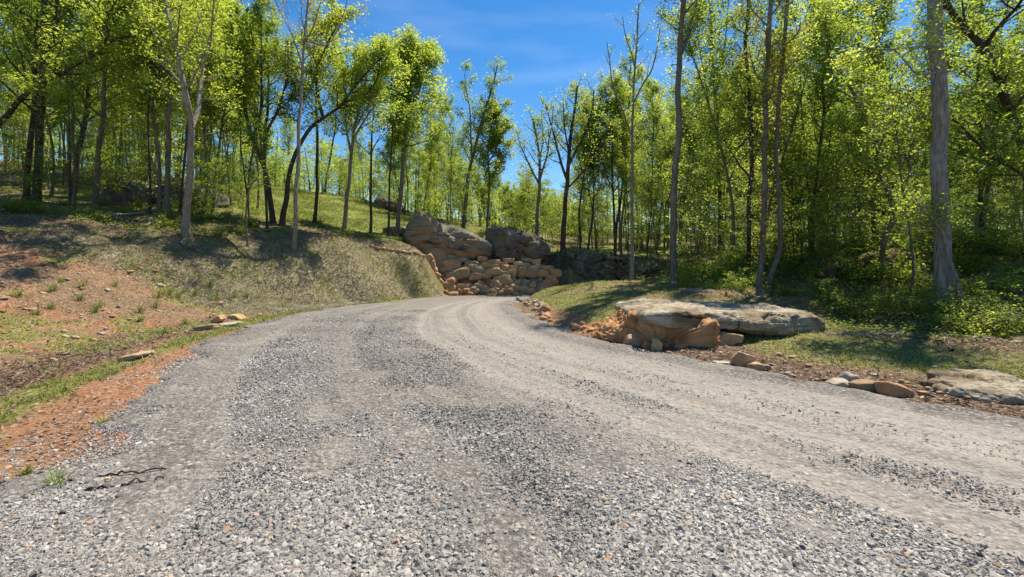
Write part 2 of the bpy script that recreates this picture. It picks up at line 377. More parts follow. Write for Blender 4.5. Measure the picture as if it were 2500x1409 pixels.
clay = g.mix(g.ramp(nl, [(0.35, 0.0), (0.65, 1.0)]), clay, (0.30, 0.175, 0.09))
c = g.mix(brk(sa[1], nm), soil, clay)
straw = g.mix(g.ramp(g.noise(16, 6, 0.75, P_, 1.2), [(0.3, 0.0), (0.7, 1.0)]), (0.15, 0.13, 0.06), (0.50, 0.43, 0.26))
c = g.mix(brk(sb[0], nm), c, straw)
lit = g.mix(g.ramp(vcol[0], [(0.0, 0.0), (1.0, 1.0)]), (0.055, 0.032, 0.022), (0.24, 0.15, 0.09))
flo = g.mix(nm, (0.075, 0.055, 0.03), (0.20, 0.145, 0.085))
flo = g.mix(g.ramp(nx, [(0.45, 0.0), (0.65, 0.7)]), flo, lit)
c = g.mix(brk(sb[1], nm), c, flo)
c = g.mix(brk(sa[2], nf), c, lit)
grs = g.mix(g.ramp(nx, [(0.3, 0.0), (0.7, 1.0)]), (0.10, 0.125, 0.022), (0.29, 0.29, 0.065))
c = g.mix(g.math('MULTIPLY', brk(sa[0], nf), 0.85), c, grs)
mdw = g.mix(g.ramp(nm, [(0.3, 0.0), (0.7, 1.0)]), (0.12, 0.17, 0.025), (0.25, 0.28, 0.05))
c = g.mix(brk(sb[2], nf), c, mdw)
c = g.mix(g.math('MULTIPLY', g.ramp(vcol[1], [(0.88, 0.0), (0.90, 1.0)]), 0.5), c, (0.50, 0.41, 0.29))
c = g.mix(g.math('MULTIPLY', g.ramp(vcol[2], [(0.82, 0.0), (0.84, 1.0)]), 0.6), c, (0.07, 0.045, 0.028))
rs = g.attr('rust').outputs['Fac']
c = g.mix(brk(rs, nm), c, g.mix(nf, (0.10, 0.035, 0.012), (0.32, 0.15, 0.06)))
hh = g.math('ADD', g.math('MULTIPLY', nf, 1.0), g.math('ADD', g.math('MULTIPLY', nx, 0.6), g.math('MULTIPLY', vor.outputs['Distance'], 0.5)))
c = g.mix(g.math('MULTIPLY', g.ramp(g.noise(5, 5, 0.7, P_), [(0.45, 0.0), (0.6, 1.0)]), 0.22), c, (0.30, 0.23, 0.16))
M_GROUND = g.pbr(c, 0.95, g.bump(hh, 0.9, 0.06), 0.1)
ground = mesh_np('ground', np.stack([x, y, z], 1), F, M_GROUND, smooth=True, attrs={
    'mask_a': ('FLOAT_COLOR', np.stack([M['grass'], M['clay'], M['litter'], one], 1)),
    'mask_b': ('FLOAT_COLOR', np.stack([M['mat'], M['forest'], M['meadow'], one], 1)),
    'rust': ('FLOAT', M['rust'])})
tag(ground, kind='structure')

# road sheet: t across (0 left edge .. 1 right edge), v metres along
EL2 = catmull([s[0] for s in ST], 40); ER2 = catmull([s[1] for s in ST], 40)
mid = 0.5 * (EL2 + ER2); arc = np.concatenate([[0], np.cumsum(np.hypot(*np.diff(mid, axis=0).T))])
NT_ = 90; tt = np.linspace(-0.05, 1.05, NT_)
RX = EL2[:, None, 0] + (ER2 - EL2)[:, None, 0] * tt; RY = EL2[:, None, 1] + (ER2 - EL2)[:, None, 1] * tt
rx, ry = RX.ravel(), RY.ravel(); tq = np.tile(tt, len(EL2)); vq = np.repeat(arc, NT_)
wid = np.repeat(np.hypot(*(ER2 - EL2).T), NT_)
def rut(t, v, x, y):      # shallow wheel ruts pressed into the gravel
    r = 0
    for c_, w_, a_ in ((0.55, 0.028, 0.022), (0.66, 0.028, 0.02), (0.78, 0.03, 0.022), (0.16, 0.035, 0.018), (0.36, 0.03, 0.012)):
        r = r - a_ * np.exp(-((t - c_ - 0.01 * np.sin(v * 0.35)) / w_) ** 2)
    return r
edge = np.minimum(tq, 1 - tq) * wid
en = 0.34 * fbm(np.stack([rx, ry, 0 * rx], 1) * 1.8, 3, 77)
sink = 0.16 * sstep(0.16, -0.22, edge + en)
rz = zroad_fine(rx, ry) + 0.006 + rut(tq, vq, rx, ry) + 0.035 * np.exp(-((edge - 0.3) / 0.22) ** 2) * (ry > 5) - sink
idx = np.arange(len(rx)).reshape(RX.shape)
F = np.stack([idx[:-1, :-1].ravel(), idx[:-1, 1:].ravel(), idx[1:, 1:].ravel(), idx[1:, :-1].ravel()], 1)

g = NT('crushed limestone road')
P_ = g.pos(); uv = g.n('ShaderNodeUVMap', uv_map='UVMap').outputs[0]
su = g.n('ShaderNodeSeparateXYZ', {0: uv}).outputs
wob = g.noise(0.35, 3, 0.5, P_)
t_ = g.math('ADD', su[0], g.math('MULTIPLY_ADD', wob, 0.10, -0.05))
trk = g.n('ShaderNodeCombineXYZ', {0: g.math('MULTIPLY', su[0], 30.0), 1: g.math('MULTIPLY', su[1], 0.06)}).outputs[0]
streak = g.noise(1.0, 4, 0.6, trk)
dust = g.ramp(t_, [(0.0, 0.0), (0.10, 0.1), (0.16, 0.45), (0.23, 0.2), (0.30, 0.08), (0.36, 0.25), (0.42, 0.1), (0.50, 0.45), (0.55, 0.85), (0.60, 0.5), (0.66, 0.9), (0.72, 0.6), (0.78, 0.9), (0.86, 0.75), (0.925, 0.1), (1.0, 0.0)])
dust = g.math('ADD', dust, g.math('MULTIPLY_ADD', streak, 1.9, -0.98), clamp=True)
pat = g.ramp(g.noise(0.9, 5, 0.6, P_), [(0.52, 0.0), (0.66, 0.55)])
dust = g.math('MAXIMUM', dust, pat)
v1 = g.n('ShaderNodeTexVoronoi', {'Vector': P_, 'Scale': 26.0, 'Randomness': 1.0}); c1 = g.n('ShaderNodeSeparateColor', {0: v1.outputs['Color']}).outputs
v2 = g.n('ShaderNodeTexVoronoi', {'Vector': P_, 'Scale': 70.0, 'Randomness': 1.0}); c2 = g.n('ShaderNodeSeparateColor', {0: v2.outputs['Color']}).outputs
stone = g.ramp(c1[0], [(0.0, (0.09, 0.084, 0.075)), (0.45, (0.235, 0.216, 0.19)), (0.8, (0.32, 0.296, 0.262)), (1.0, (0.41, 0.378, 0.334))])
stone2 = g.ramp(c2[0], [(0.0, (0.085, 0.08, 0.07)), (0.5, (0.225, 0.206, 0.182)), (1.0, (0.37, 0.34, 0.30))])
stone = g.mix(g.ramp(g.noise(3.0, 3, 0.5, P_), [(0.4, 0.0), (0.6, 0.8)]), stone, stone2)
stone = g.mix(g.ramp(v1.outputs['Distance'], [(0.25, 0.0), (0.6, 0.55)]), stone, (0.09, 0.085, 0.08))
dcol = g.mix(g.ramp(g.noise(1.4, 4, 0.6, P_), [(0.35, 0.0), (0.65, 1.0)]), (0.32, 0.295, 0.262), (0.365, 0.33, 0.285))
dcol = g.mix(g.ramp(c2[0], [(0.0, 0.45), (0.4, 0.0)]), dcol, (0.22, 0.20, 0.17))
dcol = g.mix(g.ramp(c1[1], [(0.80, 0.0), (0.84, 0.8)]), dcol, stone)
cc = g.mix(g.math('MULTIPLY', dust, 0.72), stone, dcol)
cc = g.mix(g.ramp(g.noise(0.8, 5, 0.7, g.n('ShaderNodeMapping', {'Vector': P_, 'Location': (7, 3, 0)}).outputs[0]), [(0.66, 0.0), (0.76, 0.5)]), cc, (0.46, 0.27, 0.15))
# grader ribs across the left lane
ribs = g.math('MULTIPLY', g.math('SINE', g.math('MULTIPLY_ADD', g.noise(1.2, 3, 0.5, P_), 9.0, g.math('MULTIPLY', su[1], 38.0))), g.math('MULTIPLY', g.ramp(t_, [(0.05, 0.0), (0.10, 1.0), (0.24, 1.0), (0.30, 0.0)]), g.ramp(g.noise(0.7, 2, 0.5, P_), [(0.42, 0.0), (0.58, 1.0)])))
hh = g.math('ADD', g.math('MULTIPLY', v1.outputs['Distance'], -0.8), g.math('MULTIPLY', v2.outputs['Distance'], -0.35))
hh = g.math('MULTIPLY', hh, g.math('MULTIPLY_ADD', dust, -0.5, 1.0))
hh = g.math('ADD', hh, g.math('MULTIPLY', streak, 0.25)); hh = g.math('ADD', hh, g.math('MULTIPLY', ribs, 0.30))
cc = g.mix(1.0, cc, (1.03, 0.995, 0.965), 'MULTIPLY')
M_ROAD = g.pbr(cc, 0.92, g.bump(hh, 1.0, 0.03), 0.15)
road = mesh_np('gravel_road', np.stack([rx, ry, rz], 1), F, M_ROAD, smooth=True, uv=np.stack([tq, vq], 1))
tag(road, kind='structure')

# ------------------------------------------------------------------ loose gravel (uncountable): points with instanced chips
def road_t(x, y):
    out_t = np.zeros(len(x)); out_v = np.zeros(len(x))
    for s in range(0, len(x), 20000):
        a, b = x[s:s + 20000], y[s:s + 20000]
        k = np.argmin((a[:, None] - mid[:, 0]) ** 2 + (b[:, None] - mid[:, 1]) ** 2, 1)
        e = ER2[k] - EL2[k]
        out_t[s:s + 20000] = ((a - EL2[k, 0]) * e[:, 0] + (b - EL2[k, 1]) * e[:, 1]) / (e ** 2).sum(1); out_v[s:s + 20000] = arc[k]
    return out_t, out_v
def gravel():
    n = 1150000
    Y = 2.1 * (16.0 / 2.1) ** rng.random(n); X = (rng.random(n) * 2 - 1) * 1.12 * Y        # density falls off as 1/Y^2, as the stones shrink in view
    d, side = polyd(X, Y); k = (d < 0.28 + 0.4 * (side < 0) * (Y < 8)); X, Y, d, side = X[k], Y[k], d[k], side[k]
    t, v = road_t(X, Y)
    p = np.stack([X, Y, 0 * X], 1); w = 0.06 * fbm(p * 0.5, 3, 5); q = t + w
    loose = np.interp(q, [-0.1, 0.0, 0.06, 0.14, 0.22, 0.28, 0.45, 0.52, 0.57, 0.64, 0.70, 0.90, 0.94, 1.0, 1.1], [0.25, 0.8, 0.75, 0.55, 0.65, 1.0, 1.0, 0.45, 0.12, 0.10, 0.06, 0.08, 0.5, 0.9, 0.3])
    loose = np.clip(loose * (0.75 + 0.9 * fbm(p * 1.1, 3, 15)) + 0.5 * sstep(4.0, 2.4, Y) * sstep(0.62, 0.5, q), 0.02, 1)
    far = np.clip(1.0 * (Y / 16) ** 0.0, 0, 1)
    k = rng.random(len(X)) < loose * 0.95 * far * (1 - sstep(-0.05, 0.3, d) * 0.8) * np.where((side < 0) & (Y < 6) & (d > -0.3), 0.6, 1); X, Y, d, t, v, loose = X[k], Y[k], d[k], t[k], v[k], loose[k]
    n = len(X)
    size = np.exp(rng.normal(math.log(0.0051), 0.52, n)) * (0.75 + 0.45 * loose) * (1 + 0.045 * (Y - 3)) * (1 + 0.35 * fbm(np.stack([X, Y, 0 * X], 1) * 0.9, 2, 29)); size = np.clip(size, 0.0028, 0.019)
    zr = zroad_fine(X, Y) + 0.006 + rut(t, v, X, Y)
    zz = np.where(d < -0.1, zr, np.maximum(zr - 0.03, zg(X, Y, d))) + size * rng.uniform(-0.35, 0.55, n)
    sc = np.stack([size * rng.uniform(0.9, 1.5, n), size * rng.uniform(0.75, 1.1, n), size * rng.uniform(0.45, 0.9, n)], 1)
    rot = np.stack([rng.normal(0, 0.24, n), rng.normal(0, 0.24, n), rng.uniform(0, 6.28, n)], 1)
    b = np.clip(rng.normal(0.262, 0.075, n) + 0.06 * (1 - np.clip(loose * 2, 0, 1)), 0.05, 0.5)
    b = np.clip(b * (1 + 0.20 * fbm(np.stack([X, Y, 0 * X], 1) * 0.7, 3, 19)), 0.05, 0.52)
    tan = rng.random(n) < 0.02; dk = rng.random(n) < 0.05 * np.clip(loose * 2, 0, 1)
    cl = np.stack([b * 1.07, b * 0.985, b * 0.865, np.ones(n)], 1)
    cl[tan] = cl[tan] * np.array([1.25, 0.88, 0.62, 1]); cl[dk] *= np.array([0.4, 0.4, 0.4, 1])
    me = bpy.data.meshes.new('gravel'); me.vertices.add(n); me.vertices.foreach_set('co', np.stack([X, Y, zz], 1).astype(np.float32).ravel())
    for nm, ty, ar, key in (('sc', 'FLOAT_VECTOR', sc, 'vector'), ('rot', 'FLOAT_VECTOR', rot, 'vector'), ('chip', 'FLOAT_COLOR', cl, 'color')):
        a = me.attributes.new(nm, ty, 'POINT'); a.data.foreach_set(key, ar.astype(np.float32).ravel())
    a = me.attributes.new('pick', 'INT', 'POINT'); a.data.foreach_set('value', rng.integers(0, 6, n).astype(np.int32))
    g = NT('crushed stone chips'); at = g.attr('chip', 'INSTANCER')
    m = g.pbr(at.outputs['Color'], 0.85, None, 0.25)
    me.materials.append(m)
    o = obj('gravel', me); tag(o, 'loose grey crushed stone spread over the road', 'gravel', kind='stuff')
    ng = bpy.data.node_groups.new('gravel chips', 'GeometryNodeTree')
    ng.interface.new_socket('Geometry', in_out='INPUT', socket_type='NodeSocketGeometry'); ng.interface.new_socket('Geometry', in_out='OUTPUT', socket_type='NodeSocketGeometry')
    N = ng.nodes.new; K = ng.links.new
    gi, go = N('NodeGroupInput'), N('NodeGroupOutput')
    join = N('GeometryNodeJoinGeometry')
    for s in range(6):
        ico = N('GeometryNodeMeshIcoSphere'); ico.inputs['Radius'].default_value = 1.0; ico.inputs['Subdivisions'].default_value = 1
        wn_ = N('ShaderNodeTexWhiteNoise'); wn_.noise_dimensions = '4D'; wn_.inputs['W'].default_value = 3.7 * s + 1
        ps = N('GeometryNodeInputPosition'); K(ps.outputs[0], wn_.inputs['Vector'])
        sub = N('ShaderNodeVectorMath'); sub.operation = 'SUBTRACT'; K(wn_.outputs['Color'], sub.inputs[0]); sub.inputs[1].default_value = (0.5, 0.5, 0.5)
        scl = N('ShaderNodeVectorMath'); scl.operation = 'SCALE'; K(sub.outputs[0], scl.inputs[0]); scl.inputs['Scale'].default_value = 0.85
        sp = N('GeometryNodeSetPosition'); K(ico.outputs[0], sp.inputs[0]); K(scl.outputs[0], sp.inputs['Offset'])
        ss = N('GeometryNodeSetShadeSmooth'); K(sp.outputs[0], ss.inputs[0]); ss.inputs['Shade Smooth'].default_value = False
        sm = N('GeometryNodeSetMaterial'); K(ss.outputs[0], sm.inputs[0]); sm.inputs['Material'].default_value = m
        gti = N('GeometryNodeGeometryToInstance'); K(sm.outputs[0], gti.inputs[0]); K(gti.outputs[0], join.inputs[0])
    def na(nm, ty):
        q = N('GeometryNodeInputNamedAttribute'); q.data_type = ty; q.inputs['Name'].default_value = nm; return q.outputs[0]
    iop = N('GeometryNodeInstanceOnPoints'); K(gi.outputs[0], iop.inputs['Points']); K(join.outputs[0], iop.inputs['Instance']); iop.inputs['Pick Instance'].default_value = True
    K(na('pick', 'INT'), iop.inputs['Instance Index']); K(na('sc', 'FLOAT_VECTOR'), iop.inputs['Scale'])
    e2r = N('FunctionNodeEulerToRotation'); K(na('rot', 'FLOAT_VECTOR'), e2r.inputs[0]); K(e2r.outputs[0], iop.inputs['Rotation'])
    K(iop.outputs[0], go.inputs[0])
    mod = o.modifiers.new('chips', 'NODES'); mod.node_group = ng
    print('gravel chips', n)
gravel()

# ------------------------------------------------------------------ rocks
ICO = {}
def ico(sub):
    if sub not in ICO:
        bm = bmesh.new(); bmesh.ops.create_icosphere(bm, subdivisions=sub, radius=1.0)
        V = np.array([v.co[:] for v in bm.verts]); Fc = np.array([[v.index for v in f.verts] for f in bm.faces]); bm.free(); ICO[sub] = (nrm(V), Fc)
    return ICO[sub]
def rock_shape(seed, dims, sub=3, planes=14, rough=0.05, power=14.0):
    """irregular block cut by random planes, faces slightly rounded"""
    r = np.random.default_rng(seed); D, Fc = ico(sub)
    N_ = nrm(r.normal(size=(planes, 3))); N_ = np.vstack([N_, np.eye(3), -np.eye(3)]); h = np.concatenate([r.uniform(0.75, 1.05, planes), r.uniform(0.78, 0.95, 6)])
    s = np.maximum(D @ N_.T, 1e-4) / h
    rad = 1.0 / (s ** power).sum(1) ** (1.0 / power)
    V = D * rad[:, None]
    V = V + D * (rough * fbm(V * 1.7 + seed * 3.1, 4, seed % 97))[:, None]
    return V * np.array(dims) / 2, Fc
def rock(name, seed, loc, dims, mat, rot=(0, 0, 0), parent=None, sub=3, **k):
    V, Fc = rock_shape(seed, dims, sub, **k)
    o = mesh_np(name, V, Fc, mat, parent, smooth=True)
    o.location = loc; o.rotation_euler = rot
    return o
def outline_rock(name, pts, Y, depth, mat, seed, power=5.0, rough=0.1, freq=1.1, nt=46, nu=150, skew=0.0, strata=0.0, backdrop=0.0, Yf=None, rough2=None, block=0.0, cell=(1, 1, 0.4)):
    """solid boulder whose front outline is given in pixels at distance Y; origin at its base"""
    P = np.array([W(a, b, Yf(a) if Yf else Y) for a, b in pts])
    if Yf: ox = np.argsort(P[:, 0]); xs_, ys_ = P[ox, 0], P[ox, 1] - Y
    P = P[:, [0, 2]]
    P = np.vstack([P, P[:1]]); C = catmull(P, 14)[:-1]
    s = np.concatenate([[0], np.cumsum(np.hypot(*np.diff(np.vstack([C, C[:1]]), axis=0).T))])
    q = np.linspace(0, s[-1], nu, endpoint=False); CC = np.vstack([C, C[:1]])
    O = np.stack([np.interp(q, s, CC[:, 0]), np.interp(q, s, CC[:, 1])], 1)
    ce = O.mean(0); base = O[:, 1].min()
    th = np.linspace(-1, 1, nt); th = np.sign(th) * np.abs(th) ** 0.8
    V = []
    for t in th:
        k = max(1e-3, (1 - min(abs(t), 0.9995) ** power)) ** (1 / power)
        q = ce + (O - ce) * k
        V.append(np.stack([q[:, 0], np.full(nu, Y + depth * 0.5 * t + depth * 0.42) + (np.interp(q[:, 0], xs_, ys_) if Yf else skew * (q[:, 0] - ce[0])), q[:, 1] - backdrop * (t + 1) * 0.5], 1))
    fr, bk = [], []
    for f in np.linspace(0.97, 0.03, 44):
        for src, dst in ((V[0], fr), (V[-1], bk)):
            c_ = src.mean(0); dst.append(c_ + (src - c_) * f + np.array([0, (-1 if dst is fr else 1) * 0.05 * depth * (1 - f * f), 0]))
    V = np.array(fr[::-1] + V + bk); nt = len(V); idx = np.arange(nt * nu).reshape(nt, nu)
    Fq = np.stack([idx[:-1].ravel(), np.roll(idx, -1, 1)[:-1].ravel(), np.roll(idx, -1, 1)[1:].ravel(), idx[1:].ravel()], 1)
    # fill the two ends
    V = V.reshape(-1, 3); c0, c1 = V[:nu].mean(0), V[-nu:].mean(0); n = len(V)
    V = np.vstack([V, c0, c1]); a = np.arange(nu)
    Ft = np.vstack([np.stack([np.full(nu, n), np.roll(a, -1), a], 1), np.stack([np.full(nu, n + 1), n - nu + a, n - nu + np.roll(a, -1)], 1)])
    D = np.zeros_like(V)                                     # surface normals of the smooth body
    for Fc_ in (Fq, Ft):
        e1, e2 = V[Fc_[:, 1]] - V[Fc_[:, 0]], V[Fc_[:, -1]] - V[Fc_[:, 0]]; nn = np.cross(e1, e2)
        for k in range(Fc_.shape[1]): np.add.at(D, Fc_[:, k], nn)
    D = nrm(D); D = D * np.sign(((V - V.mean(0)) * D).sum(1).mean())
    big = fbm(V * freq + seed, 4, seed); rid = 1 - np.abs(fbm(V * freq * 2.3 + seed * 2, 4, seed + 5)) * 2
    V = V + D * (rough * big + rough * 0.35 * rid)[:, None]
    V = V + D * ((rough2 if rough2 is not None else rough * 0.3) * fbm(V * freq * 6.0 + 3.3, 3, seed + 9))[:, None]
    if block:
        q = V / np.array(cell) + 0.35 * np.stack([fbm(V * 1.3 + 7 * k, 3, seed + 60 + k) for k in range(3)], 1); q[:, 2] += 0.25 * q[:, 0]
        c_ = np.floor(q).astype(np.int64); f_ = q - c_; h_ = _h(c_[:, 0], c_[:, 1], c_[:, 2], seed)
        gap = np.minimum(np.minimum(f_, 1 - f_).min(1) / 0.07, 1.0)
        V = V + D * (block * h_ - block * 0.55 * (1 - gap))[:, None]
    if strata:
        lay = vnoise(np.stack([V[:, 0] * 0.25, V[:, 1] * 0.25, (V[:, 2] + 0.15 * V[:, 0]) * 7.0], 1), seed + 3)
        V = V + (D * np.array([1, 1, 0.15])) * (strata * lay)[:, None]
    org = np.array([ce[0], Y + depth * 0.42, base])
    o = mesh_np(name, V - org, [Fq, Ft], mat, smooth=True); o.location = org
    return o

b = outline_rock('boulder', [(986, 562), (998, 530), (1020, 516), (1056, 530), (1100, 546), (1140, 564), (1190, 588), (1202, 606), (1192, 632), (1150, 634), (1080, 618), (1010, 606), (990, 592)], 29.2, 4.2, ROCK['grey'], 11, power=6, rough=0.10, freq=0.8, skew=0.12, strata=0.03, nu=150, nt=56, rough2=0.05, block=0.06, cell=(2.2, 1.5, 0.7))
tag(b, 'big tan-grey sandstone boulder tilted above the stacked stone wall', 'boulder')
b = outline_rock('boulder', [(1188, 562), (1205, 548), (1235, 556), (1262, 563), (1300, 573), (1335, 592), (1345, 608), (1330, 632), (1300, 652), (1250, 640), (1205, 628), (1185, 610)], 30.0, 3.8, ROCK['blue'], 23, power=4, rough=0.16, freq=0.9, skew=-0.10, strata=0.03, nu=150, nt=56, rough2=0.07, block=0.08, cell=(1.5, 1.2, 0.6))
tag(b, 'dark bluish grey boulder right of the big tan-grey one', 'boulder')
b = outline_rock('boulder', [(934, 556), (952, 550), (985, 552), (996, 566), (992, 590), (960, 588), (936, 578)], 30.0, 1.3, ROCK['ledge'], 31, power=6, rough=0.08)
tag(b, 'small dark mossy block left of the tilted boulder', 'boulder')
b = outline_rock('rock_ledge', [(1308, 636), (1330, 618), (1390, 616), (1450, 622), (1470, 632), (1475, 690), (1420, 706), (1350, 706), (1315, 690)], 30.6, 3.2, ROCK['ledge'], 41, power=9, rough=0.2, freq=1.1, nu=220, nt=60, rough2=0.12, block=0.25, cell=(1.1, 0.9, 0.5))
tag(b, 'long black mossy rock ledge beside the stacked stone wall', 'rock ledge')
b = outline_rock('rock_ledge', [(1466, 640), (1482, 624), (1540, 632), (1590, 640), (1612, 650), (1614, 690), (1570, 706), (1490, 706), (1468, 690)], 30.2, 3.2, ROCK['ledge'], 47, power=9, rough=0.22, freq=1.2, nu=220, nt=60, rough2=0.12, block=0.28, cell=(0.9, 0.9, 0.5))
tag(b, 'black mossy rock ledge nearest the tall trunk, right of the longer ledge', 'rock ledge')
# slab by the road
b = outline_rock('rock_slab', [(1566, 776), (1576, 766), (1604, 761), (1660, 757), (1760, 759), (1860, 761), (1950, 764), (1990, 768), (2008, 780), (2014, 812), (1970, 828), (1880, 824), (1810, 814), (1750, 800), (1700, 800), (1610, 796), (1578, 788)], 9.0, 2.6, ROCK['slab'], 53, power=12, rough=0.028, freq=1.9, strata=0.018, nt=70, nu=280, rough2=0.018, block=0.03, cell=(0.75, 0.6, 0.17), Yf=lambda a: np.interp(a, [1566, 1720, 2012], [8.75, 8.6, 9.5]))
tag(b, 'wide flat pale sandstone slab resting on the orange bank', 'rock slab')
b = outline_rock('rock_slab', [(2385, 972), (2412, 957), (2450, 950), (2560, 952), (2640, 968), (2650, 1030), (2600, 1050), (2480, 1040), (2430, 1018), (2395, 1000)], 5.3, 1.1, ROCK['slab'], 59, power=4, rough=0.045, freq=2.0, strata=0.02, nt=70, nu=300, block=0.03, cell=(0.5, 0.4, 0.1))
tag(b, 'pale rounded slab at the road edge on the far right', 'rock slab')
# raw clay bank below the slab: lumpy earth
def clay_bank():
    pts = [(1430, 828), (1470, 816), (1515, 798), (1546, 778), (1566, 772), (1640, 788), (1700, 792), (1748, 790), (1758, 830), (1756, 904), (1690, 898), (1620, 882), (1550, 866), (1490, 850), (1440, 838)]
    o = outline_rock('clay_bank', pts, 8.6, 1.5, ROCK['clay'], 67, power=7, rough=0.06, freq=3.0, nt=50, nu=220, rough2=0.035, block=0.03, cell=(0.28, 0.28, 0.30), Yf=lambda a: np.interp(a, [1430, 1560, 1756], [9.95, 8.95, 8.15]))
    return tag(o, 'raw orange clay bank cut away under the flat slab', 'earth bank')
clay_bank()
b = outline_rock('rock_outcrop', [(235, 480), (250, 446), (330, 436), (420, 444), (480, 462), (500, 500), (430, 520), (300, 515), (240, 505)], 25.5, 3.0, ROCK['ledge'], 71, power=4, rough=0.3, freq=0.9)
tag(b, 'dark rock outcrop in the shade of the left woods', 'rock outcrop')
b = outline_rock('rock_outcrop', [(908, 496), (922, 484), (945, 489), (975, 503), (982, 516), (950, 512), (918, 506)], 43, 1.6, ROCK['blue'], 73, power=3, rough=0.25, freq=1.3, block=0.15, cell=(0.7, 0.7, 0.4))
tag(b, 'grey rocks on the crest of the grassy hill', 'rock outcrop')
b = outline_rock('rock_slab', [(1668, 716), (1690, 708), (1740, 710), (1756, 716), (1740, 724), (1690, 724)], 13.4, 0.9, ROCK['slab'], 79, power=4, rough=0.04, freq=2)
tag(b, 'small flat stone behind the wide pale slab', 'rock slab')

ROCK['brown'] = rock_mat('rusty brown ledge rock', (0.09, 0.05, 0.028), (0.22, 0.125, 0.06), (0.30, 0.14, 0.045), moss=0.35, dark=0.5, scale=1.3)
b = outline_rock('rock_ledge', [(2036, 672), (2076, 640), (2160, 626), (2260, 620), (2380, 622), (2480, 626), (2600, 632), (2640, 700), (2400, 712), (2200, 712), (2060, 700)], 14.4, 2.2, ROCK['brown'], 83, power=6, rough=0.22, freq=1.0, nu=220, nt=50, rough2=0.1, block=0.14, cell=(0.9, 0.8, 0.35))
tag(b, 'low rusty brown ledge behind the thick trunk in the right woods', 'rock ledge')

# stacked stone wall and the rubble at its foot
wall = empty('stone_wall', W(1200, 700, 28.6)); wall.location.z = zg1(wall.location.x, 28.6)
tag(wall, 'retaining wall of stacked rounded tan boulders below the two big boulders', 'stone wall')
rub = empty('rubble_pile', W(1200, 715, 28.1)); rub.location.z = zg1(rub.location.x, 28.1)
tag(rub, 'heap of broken orange and tan rubble at the foot of the stone wall', 'rubble')
def put(parent, name, seed, px, py, Y, wpx, hpx, mat, tilt, dep=1.0, sub=3):
    c = W(px, py, Y); w, h = wpx / FPX * Y, hpx / FPX * Y
    o = rock(name, seed, c - np.array(parent.location), (w * 1.3, max(w, h) * 0.9 * dep, h * 1.36), mat, (0, tilt, 0), parent, sub, planes=9, rough=0.07, power=20)
    return o
r2 = np.random.default_rng(99); ROCKS = [ROCK['tan'], ROCK['tan'], ROCK['orange'], ROCK['stone']]
big = [(1063, 633, 62, 50), (1105, 650, 42, 30), (1120, 671, 50, 26), (1164, 661, 44, 22), (1160, 676, 34, 18), (1205, 663, 38, 22), (1230, 672, 24, 18), (1250, 668, 22, 18), (1275, 664, 24, 22), (1298, 664, 28, 26), (1325, 668, 26, 18),
       (1100, 629, 34, 16), (1130, 634, 28, 14), (1155, 643, 34, 14), (1185, 648, 32, 16), (1210, 652, 26, 12), (1237, 655, 28, 15), (1258, 656, 14, 14), (1178, 634, 24, 14), (1205, 640, 28, 12), (1228, 645, 24, 10), (1240, 636, 26, 10), (1265, 645, 22, 12), (1285, 648, 24, 10), (1310, 652, 26, 12), (1335, 655, 26, 12), (1355, 668, 26, 20), (1285, 636, 20, 10), (1308, 640, 22, 11),
       (1080, 660, 26, 18), (1075, 676, 24, 14), (1140, 655, 20, 12), (1187, 674, 24, 14), (1216, 680, 22, 12), (1345, 680, 22, 14), (1095, 672, 20, 16)]
for i, (px, py, w, h) in enumerate(big):
    put(wall, 'stone', 300 + i, px, py, 28.15 + (700 - py) * 0.015, w, h, ROCKS[r2.integers(4)] if i != 9 else ROCK['stone'], r2.normal(0, 0.12))
k = 0
for row, (py, y0) in enumerate([(686, 28.6), (694, 28.35), (702, 28.15), (710, 27.95), (716, 27.75)]):
    px = 1056 + 6 * row + r2.uniform(-4, 4)
    while px < 1352 - row * 8:
        w = r2.uniform(10, 24); h = w * r2.uniform(0.55, 0.95)
        put(rub, 'stone', 400 + k, px + w / 2, py + r2.uniform(-4, 4), y0 + r2.uniform(-0.15, 0.15) - 0.35 * (px < 1100), w, h, ROCK['orange'] if px < 1130 and r2.random() < 0.6 else ROCKS[r2.integers(4)], r2.normal(0, 0.5), sub=2)
        px += w * 0.92; k += 1
for i, (px, py) in enumerate([(1050, 646), (1056, 660), (1062, 674), (1070, 690), (1082, 700), (1088, 714), (1066, 706), (1100, 690), (1110, 704), (1236, 684), (1048, 634)]):
    put(rub, 'stone', 500 + i, px, py, 27.9 if px < 1105 else 28.4, 22 if i != 9 else 24, 18 if i != 9 else 26, ROCK['orange'] if px < 1120 else ROCK['tan'], r2.normal(0, 0.5))
print('wall stones', len(big), 'rubble', k)

# single rocks along the road edge
def ground_rock(px, py, wpx, hpx, mat, label, seed, tilt=0.0, name='rock', dep=0.9, sink=0.18, cat='rock', group=None, yaw=0.0, sub=3):
    # march the ray of the pixel to the ground
    Ys = np.linspace(3.0, 40, 1500); P = np.stack([(px - 1250) / FPX * Ys, Ys, CAMZ - (py - HZ) / FPX * Ys], 1)
    zz = zg(P[:, 0], P[:, 1]); i = int(np.argmax(P[:, 2] <= zz)); Y = Ys[i]
    w, h = wpx / FPX * Y, hpx / FPX * Y
    o = rock(name, seed, (P[i, 0], Y + w * dep * 0.3, zz[i] + h * (0.5 - sink)), (w, w * dep, h * 1.15), mat, (0, tilt, yaw), None, max(sub, 4) if wpx > 25 else sub, planes=7, rough=0.06, power=34)
    return tag(o, label, cat, group)
ground_rock(1825, 898, 54, 40, ROCK['orange'], 'upright orange and tan rock leaning beside the road below the slab', 601, 0.35)
ground_rock(1848, 906, 36, 22, ROCK['tan'], 'tan rock lying against the upright orange rock', 602)
